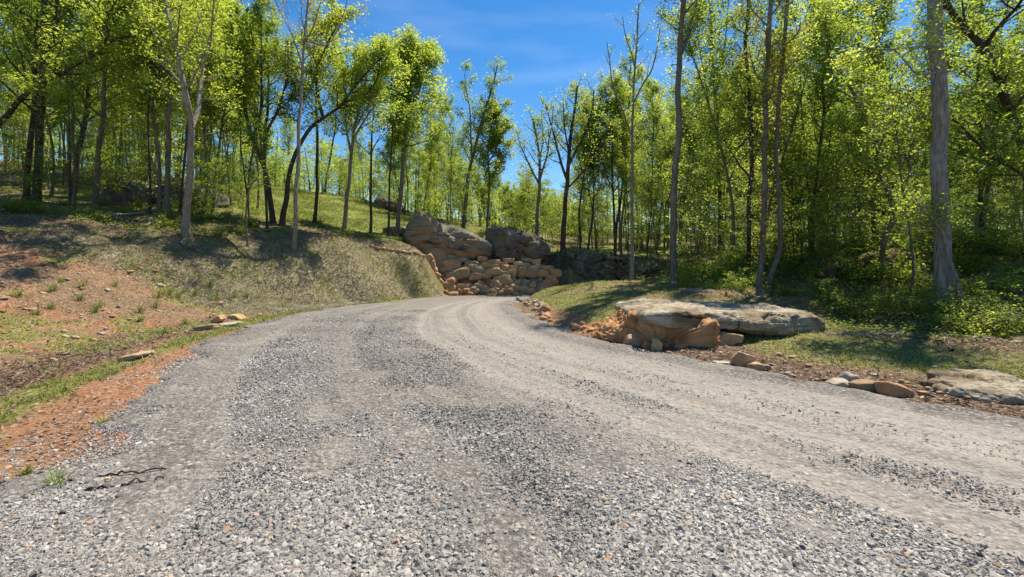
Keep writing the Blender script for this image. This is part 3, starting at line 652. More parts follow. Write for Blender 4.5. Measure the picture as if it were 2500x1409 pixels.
ground_rock(1874, 904, 20, 14, ROCK['stone'], 'small brown rock right of the upright orange rock', 603)
ground_rock(1780, 842, 74, 34, ROCK['tan'], 'flat tan rock in the grass below the slab', 604, 0.15)
ground_rock(2058, 950, 56, 24, ROCK['pale'], 'low pale rock at the road edge, left of three together', 605)
ground_rock(2084, 940, 50, 30, ROCK['pale'], 'pale slanting rock resting behind the three roadside rocks', 606, 0.5)
ground_rock(2116, 958, 58, 30, ROCK['stone'], 'grey pointed rock between the low pale rock and the orange one', 607, -0.1)
ground_rock(2192, 968, 84, 34, ROCK['orange'], 'flat orange rock at the road edge, right of the grey pointed one', 608, 0.25)
ground_rock(1605, 858, 26, 34, ROCK['tan'], 'upright tan stone at the foot of the clay bank', 609, 0.1)
ground_rock(1548, 846, 50, 36, ROCK['orange'], 'broken orange rock at the left foot of the clay bank', 610, -0.5)
ground_rock(1505, 834, 36, 20, ROCK['orange'], 'small clay stained rock left of the clay bank foot', 611, 0.3)
ground_rock(1330, 765, 34, 26, ROCK['orange'], 'orange rock stood on edge beside the inner bend', 612, -0.7)
ground_rock(1410, 806, 26, 14, ROCK['orange'], 'low orange rock along the inner road edge', 613, 0.2)
ground_rock(1770, 893, 46, 8, ROCK['pale'], 'thin pale stone flush with the road edge below the clay bank', 614)
ground_rock(1582, 852, 26, 22, ROCK['clay'], 'clay covered stone between the tan stone and the orange rock', 622, 0.5)
ground_rock(500, 806, 60, 14, ROCK['stone'], 'dark flat stone at the end of the left ditch', 615, -0.15)
ground_rock(552, 798, 62, 10, ROCK['pale'], 'long pale flat stone on the left verge', 616, -0.1)
ground_rock(526, 788, 34, 16, ROCK['tan'], 'tan broken slab standing behind the long pale flat stone', 617, -0.6)
ground_rock(572, 780, 40, 12, ROCK['tan'], 'tan flat stone right of the broken slab', 618, 0.2)
ground_rock(312, 880, 76, 16, ROCK['pale'], 'pale flat stone set in the grass of the left verge', 619, -0.25)
ground_rock(1636, 872, 22, 16, ROCK['clay'], 'clay lump at the right foot of the tan upright stone', 623, 0.2)
ground_rock(2262, 966, 30, 10, ROCK['orange'], 'low reddish stone near the far right slab', 624, 0.1)
r3 = np.random.default_rng(5)
for i in range(26):
    px = r3.uniform(1258, 1330); py = 733 + (px - 1262) * r3.uniform(0.15, 0.9) * 0.7
    ground_rock(px, py, r3.uniform(8, 17), r3.uniform(6, 12), [ROCK['pale'], ROCK['tan'], ROCK['pale'], ROCK['stone']][i % 4], ('pale', 'tan', 'pale', 'brown')[i % 4] + ' small rock in the rubble along the inner bend', 700 + i, r3.normal(0, 0.4), name='small_rock', group='rubble along the inner bend', sub=2)
for i in range(34):
    px = r3.uniform(1325, 1520); py = 776 + (px - 1325) * 0.29 + r3.uniform(-8, 6)
    ground_rock(px, py, r3.uniform(9, 24), r3.uniform(7, 15), [ROCK['orange'], ROCK['clay'], ROCK['orange'], ROCK['tan']][i % 4], ('orange', 'clay covered', 'orange', 'tan')[i % 4] + ' small rock in the cut along the inner road edge', 740 + i, r3.normal(0, 0.5), name='small_rock', group='clay rocks along the inner road edge', sub=2)
for i in range(60):
    px = r3.uniform(0, 640); py = r3.uniform(690, 905) - px * 0.12
    ground_rock(px, py, r3.uniform(7, 20), r3.uniform(3, 8), [ROCK['pale'], ROCK['tan'], ROCK['orange'], ROCK['pale']][i % 4], ('pale', 'tan', 'orange', 'pale')[i % 4] + ' small stone on the clay slope, ' + ('far left' if px < 210 else 'midway along' if px < 430 else 'toward the bend'), 800 + i, r3.normal(0, 0.2), name='small_stone', group='stones on the clay slope', sub=2)
for i in range(26):
    px = r3.uniform(1880, 2420); py = 905 + (px - 1880) * 0.17 + r3.uniform(-40, 8)
    ground_rock(px, py, r3.uniform(9, 22), r3.uniform(4, 11), [ROCK['tan'], ROCK['stone'], ROCK['pale'], ROCK['orange']][i % 4], ('tan', 'brown', 'pale', 'orange')[i % 4] + ' small stone in the litter right of the road, ' + ('near the clay bank' if px < 2050 else 'above the three rocks' if px < 2230 else 'toward the far right slab'), 880 + i, r3.normal(0, 0.2), name='small_stone', group='stones in the right verge', sub=2)

for i in range(13):
    px = 905 + i * 10.5 + r3.uniform(-3, 3); py = 606 + i * 1.6 + r3.uniform(-2, 2)
    ground_rock(px, py, r3.uniform(9, 22), r3.uniform(6, 10), [ROCK['tan'], ROCK['stone'], ROCK['tan'], ROCK['orange']][i % 4], 'tan stone in the row along the bank top beside the boulders', 920 + i, r3.normal(0, 0.2), name='small_rock', group='stones along the bank top', sub=2)

# small orange marker behind the slab
def marker():
    p = W(1773, 724, 12.6); z0 = zg1(p[0], p[1])
    m = NT('orange plastic').pbr((0.75, 0.13, 0.03), 0.5)
    bm = bmesh.new()
    prof = [(0.075, 0), (0.075, 0.015), (0.045, 0.02), (0.036, 0.07), (0.03, 0.12), (0.012, 0.13), (0.0005, 0.131)]
    V, Fc = [], []
    for r_, h_ in prof:
        for k in range(14): V.append((r_ * math.cos(k * 6.2832 / 14), r_ * math.sin(k * 6.2832 / 14), h_))
    for a in range(len(prof) - 1):
        for k in range(14): Fc.append([a * 14 + k, a * 14 + (k + 1) % 14, (a + 1) * 14 + (k + 1) % 14, (a + 1) * 14 + k])
    bm.free()
    o = mesh_np('orange_marker', np.array(V), np.array(Fc), m, smooth=False); o.location = (p[0], p[1], max(z0, p[2]) - 0.02)
    tag(o, 'small orange plastic marker behind the wide flat slab', 'marker')
marker()

# ------------------------------------------------------------------ trees
class Wood:
    def __init__(s): s.V, s.F, s.n = [], [], 0
    def tube(s, P, r, k):
        P = np.asarray(P, float); m = len(P)
        T = nrm(np.gradient(P, axis=0)); ref = np.array([1.0, 0, 0]) if abs(T[0][0]) < 0.8 else np.array([0, 1.0, 0])
        A = nrm(np.cross(T, ref)); B = np.cross(T, A); a = np.arange(k) * 2 * math.pi / k
        ring = P[:, None] + (np.cos(a)[None, :, None] * A[:, None] + np.sin(a)[None, :, None] * B[:, None]) * np.asarray(r)[:, None, None]
        i = np.arange(m * k).reshape(m, k) + s.n; j = np.roll(i, -1, 1)
        s.V.append(ring.reshape(-1, 3)); s.F.append(np.stack([i[:-1].ravel(), i[1:].ravel(), j[1:].ravel(), j[:-1].ravel()], 1)); s.n += m * k
def leaves_mesh(C, size, r, mat, name, parent=None, flat=0.6, link=True, hang=0.0):
    n = len(C)
    N_ = nrm(np.stack([r.normal(0, 1, n), r.normal(0, 1, n), np.full(n, 0.0)], 1) * flat + np.array([0, 0, 1.0]))
    a = r.uniform(0, 6.283, n); A = np.stack([np.cos(a), np.sin(a), r.normal(-hang, 0.25, n)], 1); A = nrm(A - (A * N_).sum(1)[:, None] * N_); B = np.cross(N_, A)
    s = (0.62 * size * np.exp(r.normal(0, 0.33, n)))[:, None]
    V = np.stack([C - A * s, C + B * s * 0.5 + N_ * s * 0.12, C + A * s, C - B * s * 0.5 + N_ * s * 0.12], 1).reshape(-1, 3)
    i = np.arange(n * 4).reshape(n, 4)
    v = np.repeat(np.clip(r.normal(0.5, 0.2, n), 0, 1), 4)
    return mesh_np(name, V, i, mat, parent, attrs={'v': ('FLOAT', v)}, link=link)
def wander(p, d, L_, n, r, wig, up):
    out = [p]; d = nrm(d)
    for i in range(n):
        d = nrm(d + r.normal(0, wig, 3) + np.array([0, 0, up])); p = p + d * L_ / n; out.append(p)
    return np.array(out)
def foliage(r, limbs, c0=0.35, n1=22, len1=2.4, n2=6, per=50, clump=0.15, ang=0.9, up=0.10, flatz=1.0, bare=0.0, wood=None):
    """limbs: [(points, radii)], grows branches, twigs and leaf positions"""
    wd_ = wood or Wood(); LC = []
    for P, rad in limbs: wd_.tube(P, rad, 9 if rad[0] > 0.06 else 6)
    tot = sum(np.linalg.norm(np.diff(P, axis=0), axis=1).sum() for P, _ in limbs)
    for li, (P, rad) in enumerate(limbs):
        seg = np.linalg.norm(np.diff(P, axis=0), axis=1); cs = np.concatenate([[0], np.cumsum(seg)]); Ln = cs[-1]
        st = c0 if li == 0 else 0.12
        m = max(2, int(round(n1 * Ln / tot * (1.0 if li else 1.0)))); ga = r.uniform(0, 6.28)
        for k in range(m):
            t = st + (1 - st) * ((k + r.uniform(0, 1)) / m); q = t * Ln
            p = np.array([np.interp(q, cs, P[:, j]) for j in range(3)]); rr = np.interp(q, cs, rad)
            i = min(np.searchsorted(cs, q), len(P) - 1); T = nrm(P[i] - P[i - 1])
            ga += 2.4 + r.normal(0, 0.4); s_ = nrm(np.cross(T, [0.31, 0.9, 0.2])); s2 = np.cross(T, s_); side_ = s_ * math.cos(ga) + s2 * math.sin(ga)
            a = ang * r.uniform(0.7, 1.25)
            l1 = len1 * (1.15 - 0.65 * (t - st) / (1 - st + 1e-6)) * r.uniform(0.65, 1.3)
            B = wander(p, T * math.cos(a) + side_ * math.sin(a), l1, 6, r, 0.17, up)
            rb = np.linspace(max(0.008, min(rr * 0.6, 0.011 + 0.016 * l1)), 0.005, 7); wd_.tube(B, rb, 5)
            for b_ in range(n2):
                u = 0.2 + 0.8 * (b_ + r.uniform(0, 1)) / n2; f = u * 6; i0 = min(int(f), 5); pb = B[i0] + (B[i0 + 1] - B[i0]) * (f - i0); Tb = nrm(B[i0 + 1] - B[i0])
                sd = r.normal(0, 1, 3) * np.array([1, 1, 0.55]); sd = nrm(sd - (sd @ Tb) * Tb)
                l2 = l1 * 0.42 * r.uniform(0.6, 1.3) * (1.1 - 0.4 * u)
                C = wander(pb, Tb * 0.6 + sd * 0.8, l2, 4, r, 0.2, up * 0.7); wd_.tube(C, np.linspace(0.008, 0.0035, 5), 3)
                if r.random() < bare: continue
                k_ = r.poisson(1.3 * per * r.uniform(0.35, 1.5)); f = r.uniform(0.15, 1.08, k_) * 4; i0 = np.clip(f.astype(int), 0, 3); f = f - i0
                LC.append(C[i0] + (C[i0 + 1] - C[i0]) * f[:, None] + r.normal(0, clump, (k_, 3)) * np.array([1, 1, flatz]))
    return wd_, (np.vstack(LC) if LC else np.zeros((0, 3)))
def resample(P, n):
    C = catmull(P, 8); s = np.concatenate([[0], np.cumsum(np.linalg.norm(np.diff(C, axis=0), axis=1))]); q = np.linspace(0, s[-1], n)
    return np.stack([np.interp(q, s, C[:, j]) for j in range(3)], 1)
def flare(P, r0, r1, base=True):
    t = np.linspace(0, 1, len(P)); r = r0 + (r1 - r0) * t ** 0.9
    if base: h = (P[:, 2] - P[0, 2]); r = r * (1 + 0.42 * np.exp(-np.maximum(h, 0) / 0.3))
    return r

def traced_tree(name, label, Y, limbs, bark, leaf, size=0.10, group=None, seed=1, drift=0.25, vine=None, cat='tree', **kw):
    fine = 0.72 if Y < 18 else 0.85; size *= fine; kw['per'] = kw.get('per', 50) / fine ** 1.6 * (0.85 if Y > 18 else 0.9)
    """limbs: list of (width px at start, width px at end, [(px, py), ...]); the first is the trunk from the ground"""
    r = np.random.default_rng(seed)
    x0 = (limbs[0][2][0][0] - 1250) / FPX * Y; z0 = zg1(x0, Y); root = np.array([x0, Y, z0 - 0.12])
    LM = []
    for i, (w0, w1, pts) in enumerate(limbs):
        n = max(12, len(pts) * 4); dr = np.cumsum(r.normal(0, drift, len(pts))) ; dr -= dr[0]
        if i: 
            a = np.array(W(*pts[0], Y)); main = LM[0][0] + root; j = np.argmin(np.hypot(main[:, 0] - a[0], main[:, 2] - a[2])); dr += main[j, 1] - Y
            dr = dr + r.choice([-1, 1]) * np.linspace(0, 0.35, len(pts)) * len(pts)
        P = np.array([W(px, py, Y + q) for (px, py), q in zip(pts, dr)])
        if i == 0: P[0] = root
        P = resample(P, n); nz = np.stack([vnoise(P * 1.1 + seed + k * 9.7, seed + k) for k in range(3)], 1) * 0.05; P[1:] += nz[1:]
        LM.append((P - root, flare(P, 0.82 * w0 / FPX * Y / 2, 0.82 * w1 / FPX * Y / 2, i == 0)))
    wd_, C = foliage(r, LM, **kw)
    e = empty(name, root); tag(e, label, cat, group)
    mesh_np('trunk', np.vstack(wd_.V), np.vstack(wd_.F), BARK[bark], e, smooth=True)
    if len(C): leaves_mesh(C, size, r, LEAF[leaf], 'crown', e)
    if vine:
        P = LM[0][0]; hh = P[:, 2]; zs = r.uniform(vine[0], vine[1], vine[2]); q = np.stack([np.interp(zs, hh, P[:, j]) for j in range(3)], 1)
        a = r.uniform(0, 6.28, len(zs)); rad = np.abs(r.normal(0.1, 0.28, len(zs))) * (0.6 + 0.8 * (vnoise(np.stack([zs * 1.3, 0 * zs, 0 * zs], 1), seed) + 0.4).clip(0, 2))
        q += np.stack([np.cos(a) * rad, np.sin(a) * rad, r.normal(0, 0.1, len(zs))], 1)
        h = len(q) // 2
        leaves_mesh(q[:h], 0.055, r, LEAF['gold'], 'vine', e); leaves_mesh(q[h:], 0.055, r, LEAF['rust'], 'vine', e)
    return e

TT = traced_tree
WOODS_L = 'trees at the edge of the left woods'; WOODS_R = 'trees at the edge of the right woods'; MIDG = 'trees behind the boulders'
TT('tree', 'leaning tree whose limb crosses the upper left corner', 19, [(22, 6, [(-150, 520), (-70, 390), (0, 300), (75, 220), (150, 180), (240, 132), (275, 100), (330, 85), (400, 72)]), (9, 3, [(245, 132), (265, 90), (262, 40), (300, -20)])], 'dark', 'bright', 0.095, WOODS_L, 1, n1=22, len1=2.0, c0=0.45, per=55)
TT('tree', 'thick dark trunk in the far upper left of the woods', 21, [(23, 11, [(85, 492), (92, 400), (98, 300), (104, 180), (106, 60), (108, -60), (112, -180)]), (14, 5, [(104, 190), (125, 100), (142, 0), (150, -120)])], 'dark', 'mid', 0.10, WOODS_L, 2, n1=24, len1=2.8, c0=0.4, per=45)
TT('tree', 'dark trunk close beside the thick far left one', 23, [(17, 7, [(62, 470), (70, 380), (82, 280), (86, 160), (92, 40), (96, -120)])], 'dark', 'mid', 0.10, WOODS_L, 3, n1=22, len1=2.8, c0=0.35, per=42)
TT('tree', 'slim leaning trunk third from the left edge of the woods', 24, [(17, 6, [(176, 455), (195, 360), (212, 260), (222, 150), (240, 40), (250, -90)])], 'dark', 'bright', 0.10, WOODS_L, 4, n1=22, len1=2.5, c0=0.3, per=45)
TT('tree', 'straight slim grey trunk left of the dark rock outcrop', 22, [(15, 6, [(232, 492), (238, 400), (248, 300), (256, 200), (262, 100), (268, 0), (275, -120)]), (7, 3, [(258, 160), (290, 90), (318, 20), (330, -60)])], 'grey', 'bright', 0.10, WOODS_L, 5, n1=26, len1=2.5, c0=0.3, per=60)
TT('tree', 'forked grey trunk just left of the pale double trunk', 21.5, [(16, 8, [(408, 502), (412, 400), (411, 300), (412, 235), (395, 160), (372, 60), (362, -40)]), (8, 3, [(412, 240), (436, 195), (450, 140), (470, 60)]), (7, 3, [(412, 240), (385, 190), (350, 120), (330, 30)])], 'grey', 'mid', 0.095, WOODS_L, 6, n1=28, len1=2.2, c0=0.5, per=55)
TT('tree', 'slender trunk left of the forked one, nearest the fallen branch', 22, [(10, 4, [(392, 510), (388, 400), (378, 300), (372, 180), (368, 60), (365, -60)])], 'grey', 'bright', 0.095, WOODS_L, 7, n1=18, len1=2.0, c0=0.4, per=55)
TT('tree', 'pale double trunked tree at the top of the grassy bank', 18.6, [(22, 9, [(453, 562), (460, 470), (466, 380), (468, 310), (452, 220), (438, 140), (415, 60), (400, -20), (390, -120)]), (15, 5, [(468, 312), (486, 250), (492, 180), (494, 100), (484, 20), (480, -80)]), (7, 3, [(492, 180), (512, 110), (522, 40), (530, -40)])], 'pale', 'bright', 0.085, WOODS_L, 8, n1=34, len1=2.0, c0=0.45, per=50)
TT('tree', 'thin bent tree between the pale double trunk and the curved twin', 24, [(9, 3, [(518, 500), (530, 400), (540, 310), (556, 240), (585, 185), (600, 120)])], 'grey', 'mid', 0.10, WOODS_L, 9, n1=16, len1=1.8, c0=0.4, per=45)
TT('sapling', 'crooked thin sapling left of the curved dark tree', 19.5, [(6, 2, [(604, 562), (603, 500), (612, 455), (632, 425), (622, 370), (632, 310)])], 'grey', 'mid', 0.08, WOODS_L, 10, cat='sapling', n1=10, len1=1.1, c0=0.35, per=30)
TT('tree', 'curved dark tree spreading into many upright limbs', 24, [(17, 5, [(668, 525), (655, 450), (642, 400), (618, 340), (600, 270), (590, 180), (570, 90), (560, 20)]), (11, 4, [(645, 405), (648, 330), (655, 250), (655, 150), (650, 70)]), (9, 3, [(650, 330), (680, 260), (700, 180), (705, 100)]), (8, 3, [(618, 340), (640, 250), (630, 150), (610, 60)])], 'dark', 'bright', 0.10, WOODS_L, 11, n1=40, len1=2.2, c0=0.55, per=60)
TT('tree', 'dark tree leaning right with a long forked limb', 23.5, [(17, 5, [(688, 535), (702, 450), (722, 370), (760, 312), (800, 282), (840, 250), (872, 205), (905, 165), (945, 130)]), (11, 4, [(790, 288), (776, 230), (772, 180), (790, 130), (820, 70), (835, 20)]), (7, 3, [(840, 250), (880, 240), (920, 190), (930, 130)]), (7, 2, [(726, 365), (730, 270), (745, 190)])], 'dark', 'bright', 0.10, WOODS_L, 12, n1=38, len1=2.0, c0=0.6, per=60)
TT('tree', 'straight slim pale trunk with a bare fan of twigs on top', 20.8, [(13, 5, [(718, 576), (722, 480), (728, 380), (733, 280), (737, 180), (744, 90), (752, 20), (760, -60)]), (5, 2, [(738, 170), (715, 90), (680, 20), (660, -40)]), (5, 2, [(742, 110), (770, 50), (790, -20)]), (5, 2, [(742, 100), (800, 110), (830, 60), (850, 0)])], 'pale', 'gold', 0.075, WOODS_L, 13, n1=22, len1=1.6, c0=0.55, per=14, bare=0.2)
TT('tree', 'straight dark pole trunk in front of the meadow', 27, [(11, 4, [(768, 525), (774, 440), (774, 340), (773, 240), (780, 150), (785, 70)])], 'dark', 'mid', 0.10, WOODS_L, 14, n1=20, len1=2.0, c0=0.55, per=55)
TT('tree', 'vase shaped tree rising from the left end of the meadow', 25, [(13, 4, [(838, 555), (850, 460), (858, 380), (866, 310), (885, 240), (900, 170), (920, 110)]), (8, 3, [(858, 380), (846, 310), (845, 240), (840, 170)]), (7, 3, [(862, 340), (905, 270), (940, 230)])], 'grey', 'bright', 0.10, WOODS_L, 15, n1=30, len1=1.8, c0=0.5, per=45)
TT('tree', 'thin straight black trunk on the meadow', 28, [(9, 3, [(904, 555), (906, 460), (907, 360), (912, 270), (925, 200)]), (4, 2, [(907, 370), (930, 330), (945, 300)])], 'dark', 'mid', 0.10, WOODS_L, 16, n1=12, len1=1.5, c0=0.5, per=20, bare=0.3)
TT('tree', 'thin trunk right of the black one, below the tall round crown', 29, [(7, 3, [(948, 548), (952, 440), (958, 340), (952, 250), (955, 190)])], 'dark', 'mid', 0.10, WOODS_L, 17, n1=12, len1=1.4, c0=0.4, per=30)
TT('tree', 'tall round crowned tree beside the sky gap', 30, [(15, 6, [(970, 560), (978, 470), (984, 390), (990, 310), (996, 230), (1004, 150), (1010, 105)]), (8, 3, [(988, 330), (1010, 260), (1035, 190), (1050, 130)]), (7, 3, [(992, 270), (968, 210), (965, 140)])], 'grey', 'bright', 0.115, WOODS_L, 18, n1=54, len1=2.4, c0=0.40, per=85, clump=0.2)
TT('tree', 'leaning open tree over the dark bluish boulder', 33, [(13, 4, [(1128, 520), (1145, 420), (1165, 340), (1185, 270), (1205, 200), (1215, 160)]), (6, 2, [(1150, 400), (1150, 300), (1140, 220), (1135, 180)]), (6, 2, [(1165, 340), (1200, 270), (1235, 250)])], 'grey', 'bright', 0.11, MIDG, 19, n1=34, len1=1.6, c0=0.4, per=26, bare=0.1)
TT('tree', 'rounded bright crown at the left side of the sky gap', 34, [(9, 3, [(1188, 530), (1195, 440), (1190, 370), (1200, 310), (1210, 270)]), (5, 2, [(1192, 400), (1215, 350), (1225, 300)])], 'grey', 'bright', 0.115, MIDG, 20, n1=32, len1=1.7, c0=0.3, per=75)
TT('tree', 'vase shaped sparse tree at the right side of the sky gap', 32, [(13, 5, [(1308, 605), (1311, 530), (1316, 460), (1318, 400), (1310, 340), (1300, 290)]), (7, 2, [(1316, 450), (1290, 400), (1270, 350), (1262, 320)]), (7, 2, [(1318, 440), (1335, 380), (1345, 310), (1350, 260)]), (5, 2, [(1318, 400), (1325, 330), (1322, 270)])], 'grey', 'bright', 0.10, MIDG, 21, n1=28, len1=1.5, c0=0.6, per=14)
TT('tree', 'bare topped dark tree spreading behind the long ledge', 31, [(18, 6, [(1372, 615), (1378, 530), (1385, 450), (1388, 400), (1395, 330), (1405, 260), (1410, 210)]), (9, 3, [(1385, 440), (1362, 370), (1345, 300), (1330, 250)]), (9, 3, [(1390, 400), (1425, 330), (1445, 270), (1450, 220)]), (6, 2, [(1386, 460), (1430, 410), (1470, 350), (1490, 290)]), (6, 2, [(1390, 380), (1380, 310), (1375, 240)])], 'dark', 'mid', 0.095, MIDG, 22, n1=46, len1=1.5, c0=0.6, per=11)
TT('tree', 'sparse tall tree with a wide V of bare limbs against the sky', 24, [(12, 4, [(1541, 640), (1544, 560), (1543, 460), (1544, 360), (1546, 270), (1548, 180), (1556, 90), (1560, 10)]), (7, 2, [(1542, 330), (1522, 270), (1502, 225), (1490, 160), (1482, 105)]), (6, 2, [(1548, 250), (1570, 205), (1590, 170), (1605, 120), (1612, 70)]), (4, 2, [(1548, 160), (1530, 100), (1520, 40)])], 'pale', 'mid', 0.075, WOODS_R, 23, n1=22, len1=1.0, c0=0.55, per=4)
TT('tree', 'tall straight grey trunk beside the black mossy ledge', 17, [(21, 12, [(1645, 692), (1644, 600), (1646, 500), (1650, 400), (1655, 290), (1658, 190), (1662, 90), (1668, 0), (1674, -120), (1680, -260)]), (11, 4, [(1664, 130), (1680, 80), (1695, 30), (1712, -40), (1730, -140)])], 'grey', 'bright', 0.085, WOODS_R, 24, n1=26, len1=1.6, c0=0.62, per=28)
TT('tree', 'slim dark trunk right of the tall straight grey trunk', 23, [(12, 5, [(1757, 640), (1757, 540), (1756, 440), (1752, 340), (1748, 240), (1740, 140), (1735, 30), (1730, -80)]), (5, 2, [(1748, 230), (1765, 150), (1775, 60), (1780, -30)])], 'dark', 'bright', 0.10, WOODS_R, 25, n1=26, len1=1.7, c0=0.35, per=40)
TT('tree', 'tall dark trunk behind the pair wrapped in golden vine', 17, [(13, 9, [(1826, 660), (1828, 560), (1832, 450), (1834, 330), (1828, 220), (1822, 110), (1826, 0), (1832, -140)])], 'dark', 'bright', 0.08, WOODS_R, 26, n1=24, len1=1.3, c0=0.3, per=28)
TT('tree', 'tall brown trunk wrapped in golden vine, left of the pair', 13.2, [(18, 11, [(1856, 728), (1861, 640), (1864, 540), (1867, 430), (1868, 320), (1871, 200), (1876, 90), (1882, -20), (1890, -200)])], 'grey', 'gold', 0.065, WOODS_R, 27, n1=20, len1=1.1, c0=0.5, per=22, vine=(1.0, 7.0, 1900))
TT('tree', 'tall brown trunk leaning right, right of the vine wrapped pair', 13.6, [(15, 9, [(1876, 728), (1890, 650), (1900, 600), (1899, 500), (1896, 400), (1898, 290), (1908, 180), (1918, 70), (1926, -40), (1936, -200)]), (7, 3, [(1906, 200), (1940, 130), (1980, 70), (2020, 20), (2050, -40)])], 'grey', 'bright', 0.065, WOODS_R, 28, n1=24, len1=1.2, c0=0.45, per=26, vine=(1.5, 6.0, 900))
TT('tree', 'twisting dark tree left of the crooked grey tree', 17, [(13, 5, [(1978, 660), (1983, 580), (1985, 500), (1996, 420), (2006, 340), (2014, 270), (2008, 200), (2020, 130), (2030, 60), (2062, -10)]), (6, 2, [(1984, 520), (2010, 440), (2050, 390), (2080, 350)])], 'dark', 'bright', 0.085, WOODS_R, 29, n1=26, len1=1.5, c0=0.35, per=34)
TT('tree', 'crooked grey tree with a knee bend, left of the thick trunk', 13.8, [(17, 7, [(2148, 706), (2152, 640), (2160, 580), (2183, 524), (2168, 470), (2150, 420), (2138, 370), (2118, 320), (2098, 260), (2076, 205), (2040, 165), (2020, 120), (2012, 60)]), (6, 3, [(2090, 245), (2140, 235), (2200, 250), (2260, 290), (2320, 320)])], 'grey', 'bright', 0.08, WOODS_R, 30, n1=24, len1=1.5, c0=0.45, per=42)
TT('tree', 'thick straight grey trunk nearest the camera on the right', 10.8, [(44, 36, [(2303, 760), (2298, 660), (2296, 560), (2294, 450), (2292, 340), (2290, 230), (2287, 120), (2284, 0), (2280, -160), (2276, -340)]), (9, 4, [(2292, 120), (2230, 115), (2160, 118), (2100, 110)]), (8, 3, [(2290, 180), (2240, 175), (2190, 120)])], 'pale', 'bright', 0.075, WOODS_R, 31, n1=16, len1=1.8, c0=0.80, per=40, flatz=0.5)
TT('sapling', 'thin stem leaning against the foot of the thick right trunk', 10.4, [(13, 6, [(2362, 752), (2340, 700), (2322, 640), (2310, 580), (2290, 545), (2260, 520), (2235, 500)])], 'pale', 'mid', 0.06, WOODS_R, 32, cat='sapling', n1=8, len1=0.7, c0=0.5, per=18)
TT('tree', 'dark tree leaning left into the upper right corner', 13.6, [(30, 16, [(2640, 700), (2580, 540), (2510, 400), (2465, 270), (2430, 170), (2392, 105), (2330, 40), (2290, -30)]), (12, 5, [(2400, 115), (2440, 60), (2490, 10), (2540, -60)]), (11, 5, [(2570, 520), (2500, 430), (2440, 395), (2400, 365), (2340, 300), (2300, 285)])], 'dark', 'bright', 0.075, WOODS_R, 33, n1=30, len1=2.0, c0=0.35, per=50, flatz=0.5)
TT('tree', 'straight dark trunk seen between the crooked tree and thick trunk', 19, [(14, 6, [(2133, 640), (2132, 540), (2130, 430), (2132, 320), (2134, 200), (2136, 80), (2140, -60)])], 'dark', 'bright', 0.095, WOODS_R, 34, n1=34, len1=2.0, c0=0.25, per=60, flatz=0.5)
TT('tree', 'dark trunk right of the thick grey one, deep in leaves', 16, [(14, 6, [(2400, 640), (2398, 540), (2394, 440), (2392, 330), (2385, 220), (2390, 100), (2396, -40)])], 'dark', 'bright', 0.085, WOODS_R, 35, n1=36, len1=1.9, c0=0.2, per=60, flatz=0.5)

# generic woodland trees: a few kinds, each copied as individuals
def kind_tree(seed, H, r0, nl, bark, leaf, size, **kw):
    size *= 0.88; kw['per'] = kw['per'] * 0.9; r0 *= 0.75
    r = np.random.default_rng(seed); P = [np.array([0, 0, -0.15])]; d = np.array([r.normal(0, 0.05), r.normal(0, 0.05), 1.0])
    P = wander(np.array([0, 0, -0.15]), d, H, 8, r, 0.06, 0.05); P = resample(P, 24)
    limbs = [(P, flare(P, r0, r0 * 0.2))]
    for k in range(nl):
        i = int(r.uniform(9, 17)); a = r.uniform(0, 6.28); B = wander(P[i], np.array([math.cos(a) * 0.55, math.sin(a) * 0.55, 1.0]), (H - P[i, 2]) * r.uniform(0.7, 0.95), 6, r, 0.12, 0.06)
        rr = limbs[0][1][i]; limbs.append((resample(B, 14), np.linspace(rr * 0.65, 0.012, 14)))
    wd_, C = foliage(r, limbs, **kw)
    mt = mesh_np('trunk', np.vstack(wd_.V), np.vstack(wd_.F), BARK[bark], smooth=True, link=False)
    ml = leaves_mesh(C, size, r, LEAF[leaf], 'crown', link=False); ml['hue'] = leaf
    return mt, ml
KINDS = [
    kind_tree(101, 15, 0.17, 2, 'grey', 'bright', 0.115, n1=52, len1=2.5, c0=0.3, per=44),
    kind_tree(102, 17, 0.15, 1, 'dark', 'mid', 0.115, n1=46, len1=2.3, c0=0.35, per=48),
    kind_tree(103, 13, 0.12, 3, 'grey', 'bright', 0.11, n1=50, len1=2.0, c0=0.3, per=40),
    kind_tree(104, 18, 0.20, 2, 'dark', 'bright', 0.12, n1=54, len1=2.7, c0=0.38, per=44),
    kind_tree(105, 11, 0.10, 2, 'dark', 'deep', 0.115, n1=48, len1=2.1, c0=0.2, per=52),
    kind_tree(106, 16, 0.13, 1, 'grey', 'bright', 0.10, n1=40, len1=1.9, c0=0.4, per=26),
]
POLES = [
    kind_tree(121, 15, 0.10, 1, 'grey', 'bright', 0.10, n1=30, len1=1.4, c0=0.42, per=30),
    kind_tree(122, 16, 0.085, 0, 'pale', 'bright', 0.10, n1=26, len1=1.2, c0=0.5, per=26),
    kind_tree(123, 13, 0.075, 1, 'dark', 'mid', 0.10, n1=30, len1=1.3, c0=0.35, per=28),
]
SAPL = [
    kind_tree(111, 5.0, 0.035, 0, 'dark', 'bright', 0.075, n1=26, len1=1.5, c0=0.18, per=22, ang=1.35, up=0.0, flatz=0.35, clump=0.15),
    kind_tree(112, 3.6, 0.028, 1, 'dark', 'mid', 0.07, n1=24, len1=1.2, c0=0.15, per=22, ang=1.3, up=0.0, flatz=0.35, clump=0.14),
    kind_tree(113, 6.5, 0.045, 1, 'grey', 'bright', 0.08, n1=32, len1=1.7, c0=0.2, per=22, ang=1.3, up=0.0, flatz=0.35, clump=0.16),
]
HUE = {'bright': 'yellow-green', 'mid': 'green', 'deep': 'deep-green', 'gold': 'golden'}
